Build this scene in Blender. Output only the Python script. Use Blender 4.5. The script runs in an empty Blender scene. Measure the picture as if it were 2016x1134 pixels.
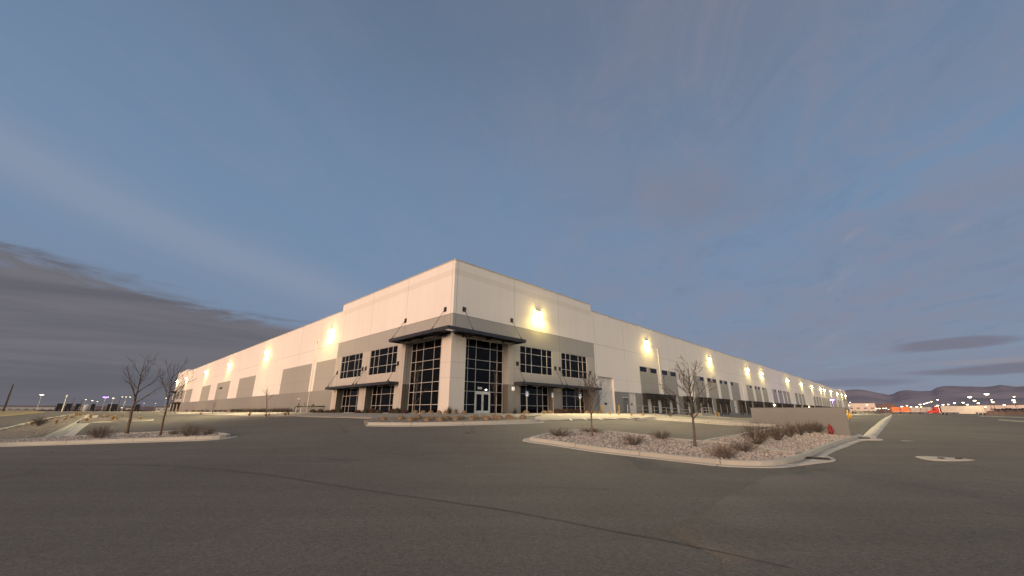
import bpy, bmesh, math, random
from mathutils import Vector, Matrix, noise
from mathutils.geometry import delaunay_2d_cdt
rnd = random.Random(7)
scene = bpy.context.scene
COL = scene.collection
# ------------------------------------------------------------------ survey of the place
F = 772.; CX, CY = 1008., 567.; PITCH = math.radians(17.54); ROLL = math.radians(0.14); EYE = 1.6
cP, sP, cRo, sRo = math.cos(PITCH), math.sin(PITCH), math.cos(ROLL), math.sin(ROLL)

def ray(px, py):
    u = (px - CX) / F; v = -(py - CY) / F
    u, v = u * cRo - v * sRo, u * sRo + v * cRo
    return (u, cP - v * sP, sP + v * cP)

AR, AL = math.radians(44.1), math.radians(-45.9)
eR = (math.sin(AR), math.cos(AR)); eL = (math.sin(AL), math.cos(AL)); nR = (eR[1], -eR[0])
C0 = (-6.2604, 40.5192)                       # corner of the warehouse

def ab(x, y):                                  # a: along the dock wall, b: out from the dock wall
    X, Y = x - C0[0], y - C0[1]
    return X * eR[0] + Y * eR[1], X * nR[0] + Y * nR[1]

def xy(a, b):
    return C0[0] + a * eR[0] + b * nR[0], C0[1] + a * eR[1] + b * nR[1]

def sm(t):
    t = max(0., min(1., t)); return t * t * (3 - 2 * t)

def h(x, y):                                   # lie of the land
    a, b = ab(x, y)
    d = math.hypot(max(-a, 0), max(b, 0))
    z = 1.38 * (1 - sm((d - 6) / 22))
    r = math.hypot(x, y)
    wl = sm((-b + 5) / 40) * sm((-a + 40) / 40)
    z += wl * max(0, 1.4 * sm((r - 22) / 100) - z)
    zr = .25 + .0025 * max(a - 60, 0)
    z += (zr - z) * sm((a - 30) / 46) * sm((b + 40) / 40)
    h2 = .92 * sm((a - 2) / 9) * sm((29.9 - b) / 7) * (1 - sm((a - 30) / 46))
    z = max(z, h2)
    return z + (1.0 - z) * sm((r - 500) / 700)

def GM(px, py, dz=0., kmax=3000):              # where the sight line of a surveyed point meets the land
    r = ray(px, py); k = pk = 2.
    while k < kmax:
        if EYE + r[2] * k < h(r[0] * k, r[1] * k) + dz:
            lo, hi = pk, k
            for _ in range(30):
                m = (lo + hi) / 2
                if EYE + r[2] * m < h(r[0] * m, r[1] * m) + dz: hi = m
                else: lo = m
            return (r[0] * lo, r[1] * lo, h(r[0] * lo, r[1] * lo))
        pk = k; k = k * 1.01 + .02
    return (r[0] * kmax, r[1] * kmax, h(r[0] * kmax, r[1] * kmax))

def at_dist(px, D):                            # a point on the land, at a bearing and a distance
    r = ray(px, 811); k = D / math.hypot(r[0], r[1])
    return (r[0] * k, r[1] * k, h(r[0] * k, r[1] * k))

def z_at(px, py, D):
    r = ray(px, py); return EYE + r[2] * D / math.hypot(r[0], r[1])

def on_face(px, py, face, off):                # foot point on a line parallel to a wall, off metres in front of it
    r = ray(px, py); A0, B0 = ab(0, 0); A1, B1 = ab(r[0], r[1])
    if face == 'R': k = (off - B0) / (B1 - B0)
    else: k = (-off - A0) / (A1 - A0)
    return (r[0] * k, r[1] * k, h(r[0] * k, r[1] * k))

# ------------------------------------------------------------------ small node language
class NT:
    def __init__(s, tree): s.t = tree; s.n = tree.nodes; s.l = tree.links
    def node(s, kind, **kw):
        n = s.n.new(kind)
        for k, v in kw.items(): setattr(n, k, v)
        return n
    def put(s, sock, v):
        if isinstance(v, V): s.l.new(v.s, sock)
        elif isinstance(v, bpy.types.NodeSocket): s.l.new(v, sock)
        else: sock.default_value = v
    def math(s, op, a, b=0., c=0.):
        n = s.node('ShaderNodeMath', operation=op)
        s.put(n.inputs[0], a); s.put(n.inputs[1], b); s.put(n.inputs[2], c)
        return V(s, n.outputs[0])
    def mix(s, f, a, b, mode='MIX'):
        n = s.node('ShaderNodeMix', data_type='RGBA', blend_type=mode)
        s.put(n.inputs[0], f); s.put(n.inputs[6], col(a)); s.put(n.inputs[7], col(b))
        return V(s, n.outputs[2])
    def noise(s, vec, scale, detail=4., rough=.55, dist=0.):
        n = s.node('ShaderNodeTexNoise'); s.put(n.inputs['Vector'], vec)
        n.inputs['Scale'].default_value = scale; n.inputs['Detail'].default_value = detail
        n.inputs['Roughness'].default_value = rough; n.inputs['Distortion'].default_value = dist
        return V(s, n.outputs[0])
    def voro(s, vec, scale, out='Distance', feature='F1'):
        n = s.node('ShaderNodeTexVoronoi', feature=feature); s.put(n.inputs['Vector'], vec); n.inputs['Scale'].default_value = scale
        return V(s, n.outputs[out])
    def ramp(s, f, a, b):                       # smooth step between a and b
        n = s.node('ShaderNodeMapRange', interpolation_type='SMOOTHSTEP')
        s.put(n.inputs[0], f); n.inputs[1].default_value = a; n.inputs[2].default_value = b
        return V(s, n.outputs[0])
    def xyz(s, v):
        n = s.node('ShaderNodeSeparateXYZ'); s.put(n.inputs[0], v); return [V(s, o) for o in n.outputs]
    def vec(s, x, y, z):
        n = s.node('ShaderNodeCombineXYZ')
        for i, q in enumerate((x, y, z)): s.put(n.inputs[i], q)
        return V(s, n.outputs[0])
    def scale(s, v, k):
        n = s.node('ShaderNodeVectorMath', operation='MULTIPLY'); s.put(n.inputs[0], v); n.inputs[1].default_value = k
        return V(s, n.outputs[0])

class V:
    def __init__(s, nt, sock): s.nt = nt; s.s = sock
    def __add__(s, o): return s.nt.math('ADD', s, o)
    __radd__ = __add__
    def __sub__(s, o): return s.nt.math('SUBTRACT', s, o)
    def __rsub__(s, o): return s.nt.math('SUBTRACT', o, s)
    def __mul__(s, o): return s.nt.math('MULTIPLY', s, o)
    __rmul__ = __mul__
    def __truediv__(s, o): return s.nt.math('DIVIDE', s, o)

def col(c):
    return tuple(c) + (1.,) if isinstance(c, (tuple, list)) and len(c) == 3 else c

MATS = {}
def new_mat(name):
    m = bpy.data.materials.new(name); m.use_nodes = True; nt = NT(m.node_tree)
    b = nt.n['Principled BSDF']; MATS[name] = m
    return m, nt, b

def pm(name, c, rough=.8, var=.12, scale=2.5, c2=None, bump=0., bscale=40., metal=0., spec=.5, emit=None, es=0.):
    m, nt, b = new_mat(name)
    tc = nt.node('ShaderNodeTexCoord').outputs['Object']
    n = nt.noise(tc, scale, 5.)
    hi = c2 if c2 else tuple(min(1, q * (1 + var)) for q in c); lo = tuple(q * (1 - var) for q in c) if not c2 else c
    f = nt.ramp(n, .3, .7)
    nt.put(b.inputs['Base Color'], nt.mix(f, lo, hi))
    nt.put(b.inputs['Roughness'], nt.math('ADD', n * .15, rough - .07))
    b.inputs['Metallic'].default_value = metal; b.inputs['Specular IOR Level'].default_value = spec
    if bump:
        bn = nt.node('ShaderNodeBump'); bn.inputs['Strength'].default_value = bump; bn.inputs['Distance'].default_value = .02
        nt.put(bn.inputs['Height'], nt.noise(tc, bscale, 4.)); nt.l.new(bn.outputs[0], b.inputs['Normal'])
    if emit:
        b.inputs['Emission Color'].default_value = col(emit); b.inputs['Emission Strength'].default_value = es
    return m

def wall_mat(name, c, joints=True):
    """painted tilt-up concrete; uv = metres along the wall, metres up"""
    m, nt, b = new_mat(name)
    uv = nt.node('ShaderNodeUVMap').outputs[0]; u, v, _ = nt.xyz(uv)
    big = nt.noise(nt.scale(uv, (.10, .16, 1)), 1., 4.)
    streak = nt.noise(nt.scale(uv, (2.2, .10, 1)), 1., 5., .6)
    fine = nt.noise(nt.scale(uv, (6, 6, 1)), 1., 3.)
    wn = nt.node('ShaderNodeTexWhiteNoise', noise_dimensions='1D'); nt.put(wn.inputs['W'], nt.math('FLOOR', (u - 4.9) / 9.0))
    rain = nt.noise(nt.scale(uv, (5.5, .045, 1)), 1., 4., .6)
    k = .915 + big * .10 + nt.ramp(streak, .35, .75) * .035 + fine * .025 + V(nt, wn.outputs[0]) * .035
    k = k * (1. - nt.ramp(rain, .60, .80) * .07) * (1. - (1. - nt.ramp(v + big * .8, 1.5, 2.7)) * .16)
    if joints:
        fr = nt.math('FRACT', (u - .4) / 9.0); d = nt.math('ABSOLUTE', fr - .5)
        line = nt.ramp(d, .4968, .4984)
        zz = nt.math('ABSOLUTE', v - 11.62); line2 = 1. - nt.ramp(zz, .018, .035)
        z2 = nt.math('ABSOLUTE', v - 6.55); line3 = (1. - nt.ramp(z2, .012, .03)) * .5
        ln = nt.math('MAXIMUM', line * .6, nt.math('MAXIMUM', line2 * .42, line3 * .5))
        k = k * (1. - ln)
    else:
        zz = nt.math('ABSOLUTE', v - 6.5); z2 = nt.math('ABSOLUTE', v - 4.95)
        ln = nt.math('MAXIMUM', 1. - nt.ramp(zz, .015, .035), 1. - nt.ramp(z2, .015, .035))
        k = k * (1. - ln * .25)
    cc = nt.node('ShaderNodeCombineColor')
    for i in range(3): nt.put(cc.inputs[i], k * c[i])
    nt.l.new(cc.outputs[0], b.inputs['Base Color'])
    b.inputs['Roughness'].default_value = .75; b.inputs['Specular IOR Level'].default_value = .3
    bn = nt.node('ShaderNodeBump'); bn.inputs['Strength'].default_value = .12; bn.inputs['Distance'].default_value = .01
    nt.put(bn.inputs['Height'], fine); nt.l.new(bn.outputs[0], b.inputs['Normal'])
    return m

def glass_mat(name, tint=(.0016, .0016, .0018), cell=.9):
    m, nt, b = new_mat(name)
    tc = nt.node('ShaderNodeTexCoord').outputs['Object']
    n = nt.noise(tc, .8, 2.); n2 = nt.noise(tc, .35, 1.)
    nt.put(b.inputs['Base Color'], nt.mix(n, tint, tuple(q * 2.2 for q in tint)))
    b.inputs['Roughness'].default_value = .04; b.inputs['IOR'].default_value = 1.36; b.inputs['Specular IOR Level'].default_value = .3
    bn = nt.node('ShaderNodeBump'); bn.inputs['Strength'].default_value = .12; bn.inputs['Distance'].default_value = .04
    nt.put(bn.inputs['Height'], n2); nt.l.new(bn.outputs[0], b.inputs['Normal'])
    return m

def emis(name, c, s):
    m, nt, b = new_mat(name)
    n = nt.noise(nt.node('ShaderNodeTexCoord').outputs['Object'], 6., 2.)
    b.inputs['Base Color'].default_value = col((.8, .8, .8)); b.inputs['Emission Color'].default_value = col(c)
    nt.put(b.inputs['Emission Strength'], (n * .3 + .85) * s)
    return m

def asphalt_mat(name, c, edge=None):
    m, nt, b = new_mat(name)
    g = nt.node('ShaderNodeNewGeometry').outputs['Position']
    n1 = nt.noise(g, .055, 4., .6, .6); n2 = nt.noise(g, .45, 6., .6)
    rot = nt.node('ShaderNodeMapping'); nt.put(rot.inputs['Vector'], g)
    rot.inputs['Rotation'].default_value = (0, 0, math.radians(62)); rot.inputs['Scale'].default_value = (.05, 1.4, 1.)
    st = nt.noise(rot.outputs[0], 1., 6., .65)
    rot2 = nt.node('ShaderNodeMapping'); nt.put(rot2.inputs['Vector'], g)
    rot2.inputs['Rotation'].default_value = (0, 0, math.radians(-46)); rot2.inputs['Scale'].default_value = (.03, .9, 1.)
    st2 = nt.noise(rot2.outputs[0], 1., 5., .6)
    fine = nt.voro(g, 70., 'Color'); fr, fg, fb = nt.xyz(fine)
    fin2 = nt.noise(g, 26., 5., .75)
    pat = nt.voro(nt.vec(nt.xyz(g)[0] * .8 + n2 * 1.2, nt.xyz(g)[1] * .35, 0.), .16, 'Color'); pr_, _, _ = nt.xyz(pat)
    k = .40 + n1 * .56 + n2 * .26 + pr_ * .07 + nt.ramp(st, .35, .8) * .09 + nt.ramp(st2, .4, .8) * .08
    gr1 = nt.xyz(nt.voro(g, 34., 'Color'))[0]; gr2 = nt.noise(g, 9., 6., .8)
    k = k * (.10 + fr * .34 + gr1 * .32 + fin2 * .62 + gr2 * .56)
    cr = nt.voro(nt.vec(nt.xyz(g)[0] + n2 * 3., nt.xyz(g)[1] + n1 * 8., 0.), .085, 'Distance', 'DISTANCE_TO_EDGE')
    crack = 1. - nt.ramp(cr, .0012, .0035)
    k = k * (1. - crack * nt.ramp(n1, .42, .6) * .45)
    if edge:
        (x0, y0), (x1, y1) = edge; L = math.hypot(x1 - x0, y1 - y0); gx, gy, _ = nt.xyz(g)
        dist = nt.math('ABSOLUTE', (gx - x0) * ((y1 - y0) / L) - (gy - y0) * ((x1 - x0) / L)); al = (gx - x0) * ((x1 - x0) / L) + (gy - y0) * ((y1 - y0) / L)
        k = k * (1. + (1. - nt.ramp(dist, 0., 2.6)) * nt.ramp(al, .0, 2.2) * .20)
    stain = nt.ramp(nt.noise(g, .9, 3.), .68, .8)
    k = k * (1. - stain * .25)
    tyre = nt.math('ABSOLUTE', nt.math('SINE', (nt.xyz(g)[0] * .58 + nt.xyz(g)[1] * .28 + n1 * 9.) * 1.1))
    k = k * (1. - (1. - nt.ramp(tyre, .0, .12)) * nt.ramp(nt.noise(g, .16, 3.), .48, .66) * .16)
    cc = nt.node('ShaderNodeCombineColor')
    for i in range(3): nt.put(cc.inputs[i], k * c[i])
    nt.l.new(cc.outputs[0], b.inputs['Base Color'])
    b.inputs['Roughness'].default_value = .92; b.inputs['Specular IOR Level'].default_value = .25
    bn = nt.node('ShaderNodeBump'); bn.inputs['Strength'].default_value = .55; bn.inputs['Distance'].default_value = .012
    nt.put(bn.inputs['Height'], fr + fin2 * 1.5); nt.l.new(bn.outputs[0], b.inputs['Normal'])
    return m

def concrete_mat(name, c, joint=3.05):
    m, nt, b = new_mat(name)
    g = nt.node('ShaderNodeNewGeometry').outputs['Position']
    n1 = nt.noise(g, .6, 5., .6); n2 = nt.noise(g, 9., 5., .65)
    k = .72 + n1 * .38 + n2 * .2
    k = k * (1. - nt.ramp(nt.noise(g, 2.2, 4.), .58, .75) * .18)
    if joint:
        uv = nt.node('ShaderNodeUVMap').outputs[0]; u, v, _ = nt.xyz(uv)
        d = nt.math('ABSOLUTE', nt.math('FRACT', u / joint) - .5)
        k = k * (1. - nt.ramp(d, .494, .497) * .55)
        if name == 'concrete_slab':
            d2 = nt.math('ABSOLUTE', nt.math('FRACT', v / joint) - .5)
            k = k * (1. - nt.ramp(d2, .494, .497) * .35)
    cc = nt.node('ShaderNodeCombineColor')
    for i in range(3): nt.put(cc.inputs[i], k * c[i])
    nt.l.new(cc.outputs[0], b.inputs['Base Color']); b.inputs['Roughness'].default_value = .88
    b.inputs['Specular IOR Level'].default_value = .3
    bn = nt.node('ShaderNodeBump'); bn.inputs['Strength'].default_value = .2; bn.inputs['Distance'].default_value = .01
    nt.put(bn.inputs['Height'], n2); nt.l.new(bn.outputs[0], b.inputs['Normal'])
    return m

def gravel_mat(name, c1, c2, c3, scale):
    m, nt, b = new_mat(name)
    g = nt.node('ShaderNodeNewGeometry').outputs['Position']
    v = nt.voro(g, scale, 'Color'); r, gg, bb = nt.xyz(v); d = nt.voro(g, scale)
    n = nt.noise(g, .7, 4.)
    a = nt.mix(nt.ramp(r, .2, .8), c1, c2); a = nt.mix(nt.ramp(gg, .75, .9), a, c3)
    a = nt.mix(nt.ramp(n, .35, .75) * V(nt, nt.node('ShaderNodeValue').outputs[0]), a, c1)
    nt.put(b.inputs['Base Color'], a); b.inputs['Roughness'].default_value = .95; b.inputs['Specular IOR Level'].default_value = .2
    bn = nt.node('ShaderNodeBump'); bn.inputs['Strength'].default_value = .9; bn.inputs['Distance'].default_value = .05
    nt.put(bn.inputs['Height'], 1. - d); nt.l.new(bn.outputs[0], b.inputs['Normal'])
    return m

# ------------------------------------------------------------------ mesh helpers
class MB:
    def __init__(s): s.v = []; s.f = []; s.uv = []; s.mi = []
    def quad(s, pts, uv=None, mi=0):
        i = len(s.v); s.v += [tuple(p) for p in pts]; s.f.append(tuple(range(i, i + len(pts)))); s.uv.append(uv or [(0, 0)] * len(pts)); s.mi.append(mi)
    def box(s, x0, x1, y0, y1, z0, z1, mi=0, M=None):
        P = [(x0, y0, z0), (x1, y0, z0), (x1, y1, z0), (x0, y1, z0), (x0, y0, z1), (x1, y0, z1), (x1, y1, z1), (x0, y1, z1)]
        if M is not None: P = [tuple(M @ Vector(p)) for p in P]
        i = len(s.v); s.v += P
        for q in ((0, 3, 2, 1), (4, 5, 6, 7), (0, 1, 5, 4), (1, 2, 6, 5), (2, 3, 7, 6), (3, 0, 4, 7)):
            s.f.append(tuple(i + k for k in q))
            s.uv.append([(P[k][0] + P[k][1], P[k][2]) for k in q]); s.mi.append(mi)
    def tube(s, pts, rads, n=6, cap=True, mi=0):
        if not isinstance(rads, (list, tuple)): rads = [rads] * len(pts)
        pts = [Vector(p) for p in pts]; base = len(s.v); up = Vector((.31, .17, .93))
        for i, p in enumerate(pts):
            d = (pts[min(i + 1, len(pts) - 1)] - pts[max(i - 1, 0)]).normalized()
            x = d.cross(up)
            if x.length < .05: x = d.cross(Vector((1, 0, 0)))
            x.normalize(); y = d.cross(x)
            for k in range(n):
                t = 2 * math.pi * k / n; s.v.append(tuple(p + (x * math.cos(t) + y * math.sin(t)) * rads[i]))
        for i in range(len(pts) - 1):
            for k in range(n):
                a = base + i * n + k; b2 = base + i * n + (k + 1) % n
                s.f.append((a, b2, b2 + n, a + n)); s.uv.append([(0, 0)] * 4); s.mi.append(mi)
        if cap:
            s.f.append(tuple(base + k for k in range(n))[::-1]); s.uv.append([(0, 0)] * n); s.mi.append(mi)
            e = base + (len(pts) - 1) * n
            s.f.append(tuple(e + k for k in range(n))); s.uv.append([(0, 0)] * n); s.mi.append(mi)
    def lathe(s, prof, n=16, c=(0, 0, 0), mi=0):
        base = len(s.v)
        for r, z in prof:
            for k in range(n):
                t = 2 * math.pi * k / n; s.v.append((c[0] + r * math.cos(t), c[1] + r * math.sin(t), c[2] + z))
        for i in range(len(prof) - 1):
            for k in range(n):
                a = base + i * n + k; b2 = base + i * n + (k + 1) % n
                s.f.append((a, b2, b2 + n, a + n)); s.uv.append([(0, 0)] * 4); s.mi.append(mi)
        s.f.append(tuple(base + k for k in range(n))[::-1]); s.uv.append([(0, 0)] * n); s.mi.append(mi)
        e = base + (len(prof) - 1) * n
        s.f.append(tuple(e + k for k in range(n))); s.uv.append([(0, 0)] * n); s.mi.append(mi)
    def build(s, name, mats, parent=None, smooth=False, bevel=0., loc=None):
        me = bpy.data.meshes.new(name); me.from_pydata(s.v, [], s.f)
        uvl = me.uv_layers.new(name='UVMap'); li = 0
        for fi, f in enumerate(s.f):
            for k in range(len(f)): uvl.data[li].uv = s.uv[fi][k]; li += 1
        if not isinstance(mats, (list, tuple)): mats = [mats]
        for m in mats: me.materials.append(MATS[m] if isinstance(m, str) else m)
        me.polygons.foreach_set('material_index', s.mi)
        if smooth: me.polygons.foreach_set('use_smooth', [True] * len(s.f))
        me.update()
        o = bpy.data.objects.new(name, me); COL.objects.link(o)
        if parent: o.parent = parent
        if loc: o.location = loc
        if bevel:
            bv = o.modifiers.new('edge', 'BEVEL'); bv.width = bevel; bv.segments = 2; bv.limit_method = 'ANGLE'
        return o

def tag(o, label=None, cat=None, group=None, kind=None):
    if label: o['label'] = label
    if cat: o['category'] = cat
    if group: o['group'] = group
    if kind: o['kind'] = kind
    return o

def thing(name, label, cat, loc=(0, 0, 0), rz=0., group=None):
    o = bpy.data.objects.new(name, None); COL.objects.link(o); o.location = loc; o.rotation_euler = (0, 0, rz)
    o.empty_display_size = .2
    return tag(o, label, cat, group)

def kids(o): return [c for c in bpy.data.objects if c.parent == o]
def copy_tree(o, parent=None, first=True):
    c = o.copy(); COL.objects.link(c); c.parent = parent
    for ch in kids(o): copy_tree(ch, c, False)
    return c

ORD = ['first', 'second', 'third', 'fourth', 'fifth', 'sixth', 'seventh', 'eighth', 'ninth', 'tenth', 'eleventh', 'twelfth', 'thirteenth',
       'fourteenth', 'fifteenth', 'sixteenth', 'seventeenth', 'eighteenth', 'nineteenth', 'twentieth', 'twenty-first', 'twenty-second',
       'twenty-third', 'twenty-fourth', 'twenty-fifth', 'twenty-sixth', 'twenty-seventh', 'twenty-eighth', 'twenty-ninth', 'thirtieth',
       'thirty-first', 'thirty-second', 'thirty-third', 'thirty-fourth', 'thirty-fifth', 'thirty-sixth']

def smooth_path(pts, step=.35, closed=False):
    n = len(pts); out = []
    P = [Vector((p[0], p[1])) for p in pts]
    g = (lambda i: P[i % n]) if closed else (lambda i: P[max(0, min(n - 1, i))])
    for i in range(n if closed else n - 1):
        a, b, c, d = g(i - 1), g(i), g(i + 1), g(i + 2)
        m = max(2, int((c - b).length / step))
        for k in range(m):
            t = k / m
            out.append(.5 * ((2 * b) + (c - a) * t + (2 * a - 5 * b + 4 * c - d) * t * t + (3 * b - a - 3 * c + d) * t ** 3))
    if not closed: out.append(P[-1])
    return out

def inside(poly, x, y):
    c = False; n = len(poly); j = n - 1
    for i in range(n):
        xi, yi = poly[i][0], poly[i][1]; xj, yj = poly[j][0], poly[j][1]
        if (yi > y) != (yj > y) and x < (xj - xi) * (y - yi) / (yj - yi) + xi: c = not c
        j = i
    return c

def drape(name, poly, off, mat, sp=.5, bump=0., uvframe=False, skirt=True, zf=None):
    """a sheet laid over the land inside a polygon, with turned-down edges"""
    zf = zf or h
    pts = []
    n = len(poly)
    for i in range(n):                          # finer edge
        a, b = Vector(poly[i][:2]), Vector(poly[(i + 1) % n][:2]); m = max(1, int((b - a).length / (sp * 1.5)))
        for k in range(m): pts.append(a.lerp(b, k / m))
    nb = len(pts); edges = [(i, (i + 1) % nb) for i in range(nb)]
    xs = [p.x for p in pts]; ys = [p.y for p in pts]
    x = min(xs)
    R = random.Random(3)
    while x < max(xs):
        y = min(ys)
        while y < max(ys):
            q = Vector((x + R.uniform(-.3, .3) * sp, y + R.uniform(-.3, .3) * sp))
            if inside(poly, q.x, q.y): pts.append(q)
            y += sp
        x += sp
    vo, eo, fo, *_ = delaunay_2d_cdt(pts, edges, [], 1, 1e-5)
    me = bpy.data.meshes.new(name); vs = []
    for p in vo:
        e = bump * (noise.noise(Vector((p.x * 1.3, p.y * 1.3, 0))) + .5 * noise.noise(Vector((p.x * 4, p.y * 4, 3)))) if bump else 0
        vs.append((p.x, p.y, zf(p.x, p.y) + off + e))
    me.from_pydata(vs, [], fo)
    uvl = me.uv_layers.new(name='UVMap')
    for l in me.loops:
        c = me.vertices[l.vertex_index].co; uvl.data[l.index].uv = ab(c.x, c.y)
    me.materials.append(MATS[mat])
    if skirt:
        bm = bmesh.new(); bm.from_mesh(me)
        be = [e for e in bm.edges if e.is_boundary]
        r = bmesh.ops.extrude_edge_only(bm, edges=be)
        for v in r['geom']:
            if isinstance(v, bmesh.types.BMVert): v.co.z -= off + .15
        bmesh.ops.recalc_face_normals(bm, faces=bm.faces); bm.to_mesh(me); bm.free()
    o = bpy.data.objects.new(name, me); COL.objects.link(o)
    for p in me.polygons: p.use_smooth = True
    return o

def sweep(name, path, prof, mat, closed=False, side=1., zf=None):
    """kerb: profile (offset, height above the land) carried along a path"""
    zf = zf or h
    mb = MB(); n = len(path); L = 0.; rows = []; us = []
    for i, p in enumerate(path):
        a = path[(i - 1) % n] if (closed or i > 0) else p; b = path[(i + 1) % n] if (closed or i < n - 1) else p
        d = (b - a).normalized(); nn = Vector((d.y, -d.x)) * side
        if i: L += (p - path[i - 1]).length
        us.append(L); z0 = zf(p.x, p.y)
        rows.append([(p.x + nn.x * o, p.y + nn.y * o, (z0 if o < .21 else zf(p.x + nn.x * o, p.y + nn.y * o)) + z) for o, z in prof])
    m = len(prof)
    for i in range(n if closed else n - 1):
        j = (i + 1) % n; u1 = us[j] if j else us[i] + .3
        for k in range(m - 1):
            mb.quad([rows[i][k], rows[j][k], rows[j][k + 1], rows[i][k + 1]], [(us[i], k), (u1, k), (u1, k + 1), (us[i], k + 1)])
    if not closed:
        mb.quad(rows[0]); mb.quad(rows[-1][::-1])
    return mb.build(name, mat)

KERB = [(-.01, -.12), (0, .15), (.03, .165), (.15, .165), (.19, .145), (.215, .02), (.50, .035), (.56, .02), (.58, -.1)]
KERB_NARROW = [(-.01, -.12), (0, .15), (.03, .165), (.15, .165), (.19, .145), (.215, .02), (.28, .0), (.28, -.1)]

# ------------------------------------------------------------------ materials
wall_mat('white_paint', (.74, .715, .675)); wall_mat('parapet_paint', (.68, .65, .60)); wall_mat('pier_paint', (.63, .60, .55), False)
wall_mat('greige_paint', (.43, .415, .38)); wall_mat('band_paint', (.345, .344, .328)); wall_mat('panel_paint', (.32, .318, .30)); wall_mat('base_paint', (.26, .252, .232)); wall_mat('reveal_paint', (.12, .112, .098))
wall_mat('plinth_paint', (.235, .235, .225)); wall_mat('screen_paint', (.222, .230, .215), False)
glass_mat('dark_glass'); glass_mat('clerestory_glass', (.005, .0045, .006))
pm('mullion', (.58, .57, .55), .45, .06); pm('door_metal', (.60, .61, .59), .5, .08)
pm('canopy_metal', (.024, .027, .036), .5, .2, 1.5); pm('soffit', (.16, .16, .155), .7); pm('rod_metal', (.10, .09, .08), .5, metal=.5)
pm('plate_metal', (.018, .016, .016), .6); pm('coping_metal', (.50, .46, .41), .5, .06)
pm('dock_white', (.62, .61, .57), .6, .1, 1.2); pm('seal_foam', (.022, .021, .02), .85, .4, 3., bump=.4, bscale=8.)
pm('man_door', (.15, .155, .16), .6); pm('rubber', (.012, .012, .012), .9)
pm('fixture', (.05, .045, .04), .5); pm('galv', (.42, .42, .40), .45, .15, 5., metal=.5); pm('white_metal', (.6, .59, .56), .5, .1)
pm('yellow_paint', (.58, .36, .03), .6, .15, 5.); pm('red_paint', (.20, .014, .011), .45, .2, 6.); pm('hydrant_cap', (.26, .010, .009), .5, .2, 8.)
pm('sign_blue', (.20, .36, .55), .4, .06); pm('sign_white', (.7, .7, .7), .5, .05)
pm('bark_brown', (.095, .062, .042), .9, .3, 9., c2=(.16, .11, .075), bump=.6, bscale=30.)
pm('bark_grey', (.075, .064, .054), .9, .3, 9., c2=(.115, .098, .082), bump=.6, bscale=30.)
pm('twig', (.092, .076, .064), .9, .3, 6.); pm('shrub_twig', (.11, .086, .070), .9, .3, 4., c2=(.18, .142, .112)); pm('shrub_dark', (.072, .058, .047), .9, .3, 4., c2=(.125, .10, .077))
pm('dry_grass', (.30, .20, .09), .9, .3, 3., c2=(.45, .33, .17)); pm('mound_grass', (.17, .118, .070), .9, .3, 4., c2=(.33, .245, .155))
pm('evergreen', (.035, .038, .022), .9, .3, 5., c2=(.07, .06, .035)); pm('red_leaf', (.055, .028, .022), .9, .3, 5., c2=(.09, .05, .035))
asphalt_mat('asphalt', (.143, .134, .117)); asphalt_mat('asphalt_pale_edge', (.144, .135, .118), (GM(1310, 1048)[:2], GM(1510, 936)[:2]))
concrete_mat('kerb_concrete', (.37, .36, .315)); concrete_mat('concrete_slab', (.25, .232, .195), 3.0); pm('worn_patch', (.20, .19, .165), .9, .15, 2.); concrete_mat('gutter_concrete', (.42, .395, .34), 3.05)
gravel_mat('pink_gravel', (.095, .085, .074), (.255, .235, .205), (.42, .395, .36), 9.)
gravel_mat('soil_gravel', (.15, .128, .10), (.23, .195, .155), (.30, .265, .22), 7.)
pm('stone', (.14, .122, .107), .95, .3, 7., c2=(.48, .435, .39))
pm('desert', (.19, .15, .10), .95, .3, .06, c2=(.27, .22, .14), bump=.3, bscale=2.)
pm('dry_field', (.17, .135, .075), .95, .2, .2, c2=(.24, .19, .11), bump=.4, bscale=4.)
pm('tar', (.062, .057, .05), .8, .3, 5.); pm('iron', (.03, .027, .025), .7, .3, 8.)
pm('truck_red', (.42, .018, .014), .4, .1); pm('trailer_white', (.40, .365, .33), .5, .1, .6); pm('trailer_dark', (.012, .012, .013), .6, .3)
pm('orange_paint', (.62, .16, .03), .5, .15, .5); pm('chrome', (.6, .6, .6), .25, metal=1.); pm('tyre', (.015, .014, .014), .9)
pm('far_white', (.60, .54, .48), .7, .12, .08); pm('far_brown', (.16, .10, .08), .8, .2, .1); pm('far_dark', (.03, .027, .028), .8, .3, .2)
pm('wood_pole', (.05, .04, .033), .9, .3, 3.); pm('tank_paint', (.48, .48, .47), .5, .1, .3); pm('bank_soil', (.15, .10, .075), .95, .3, .05)
pm('pipe_green', (.05, .055, .042), .5, .25, 6.); pm('window_dark', (.02, .02, .025), .3)
LAMPC = (1., .74, .36)
emis('lamp_lens', (1., .72, .20), 270.); emis('dock_lamp_lens', (1., .84, .42), 14.); emis('sconce_lens', (1., .95, .85), .35)
emis('far_lamp', (1., .80, .42), 9.); emis('far_lamp_cool', (1., .92, .78), 10.); emis('far_lamp_dim', (1., .86, .60), 2.2); emis('violet_lamp', (.30, .12, 1.), 2.6); emis('glint_glow', (1., .9, .75), 9.)
emis('red_marker', (1., .25, .08), 8.)

# ------------------------------------------------------------------ sky, sun
w = bpy.data.worlds.new('World'); scene.world = w; w.use_nodes = True
nt = NT(w.node_tree); bg = nt.n['Background']
d = nt.node('ShaderNodeTexCoord').outputs['Generated']; dx, dy, dz = nt.xyz(d)
el = nt.math('ARCSINE', nt.math('MAXIMUM', dz, -.2)) * 57.296
az = nt.math('ARCTAN2', dx, dy) * 57.296                  # bearing, 0 = the way the street looks
SUN_EL, SUN_AZ = 8., math.degrees(math.atan2(-.60, -.80))
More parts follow.
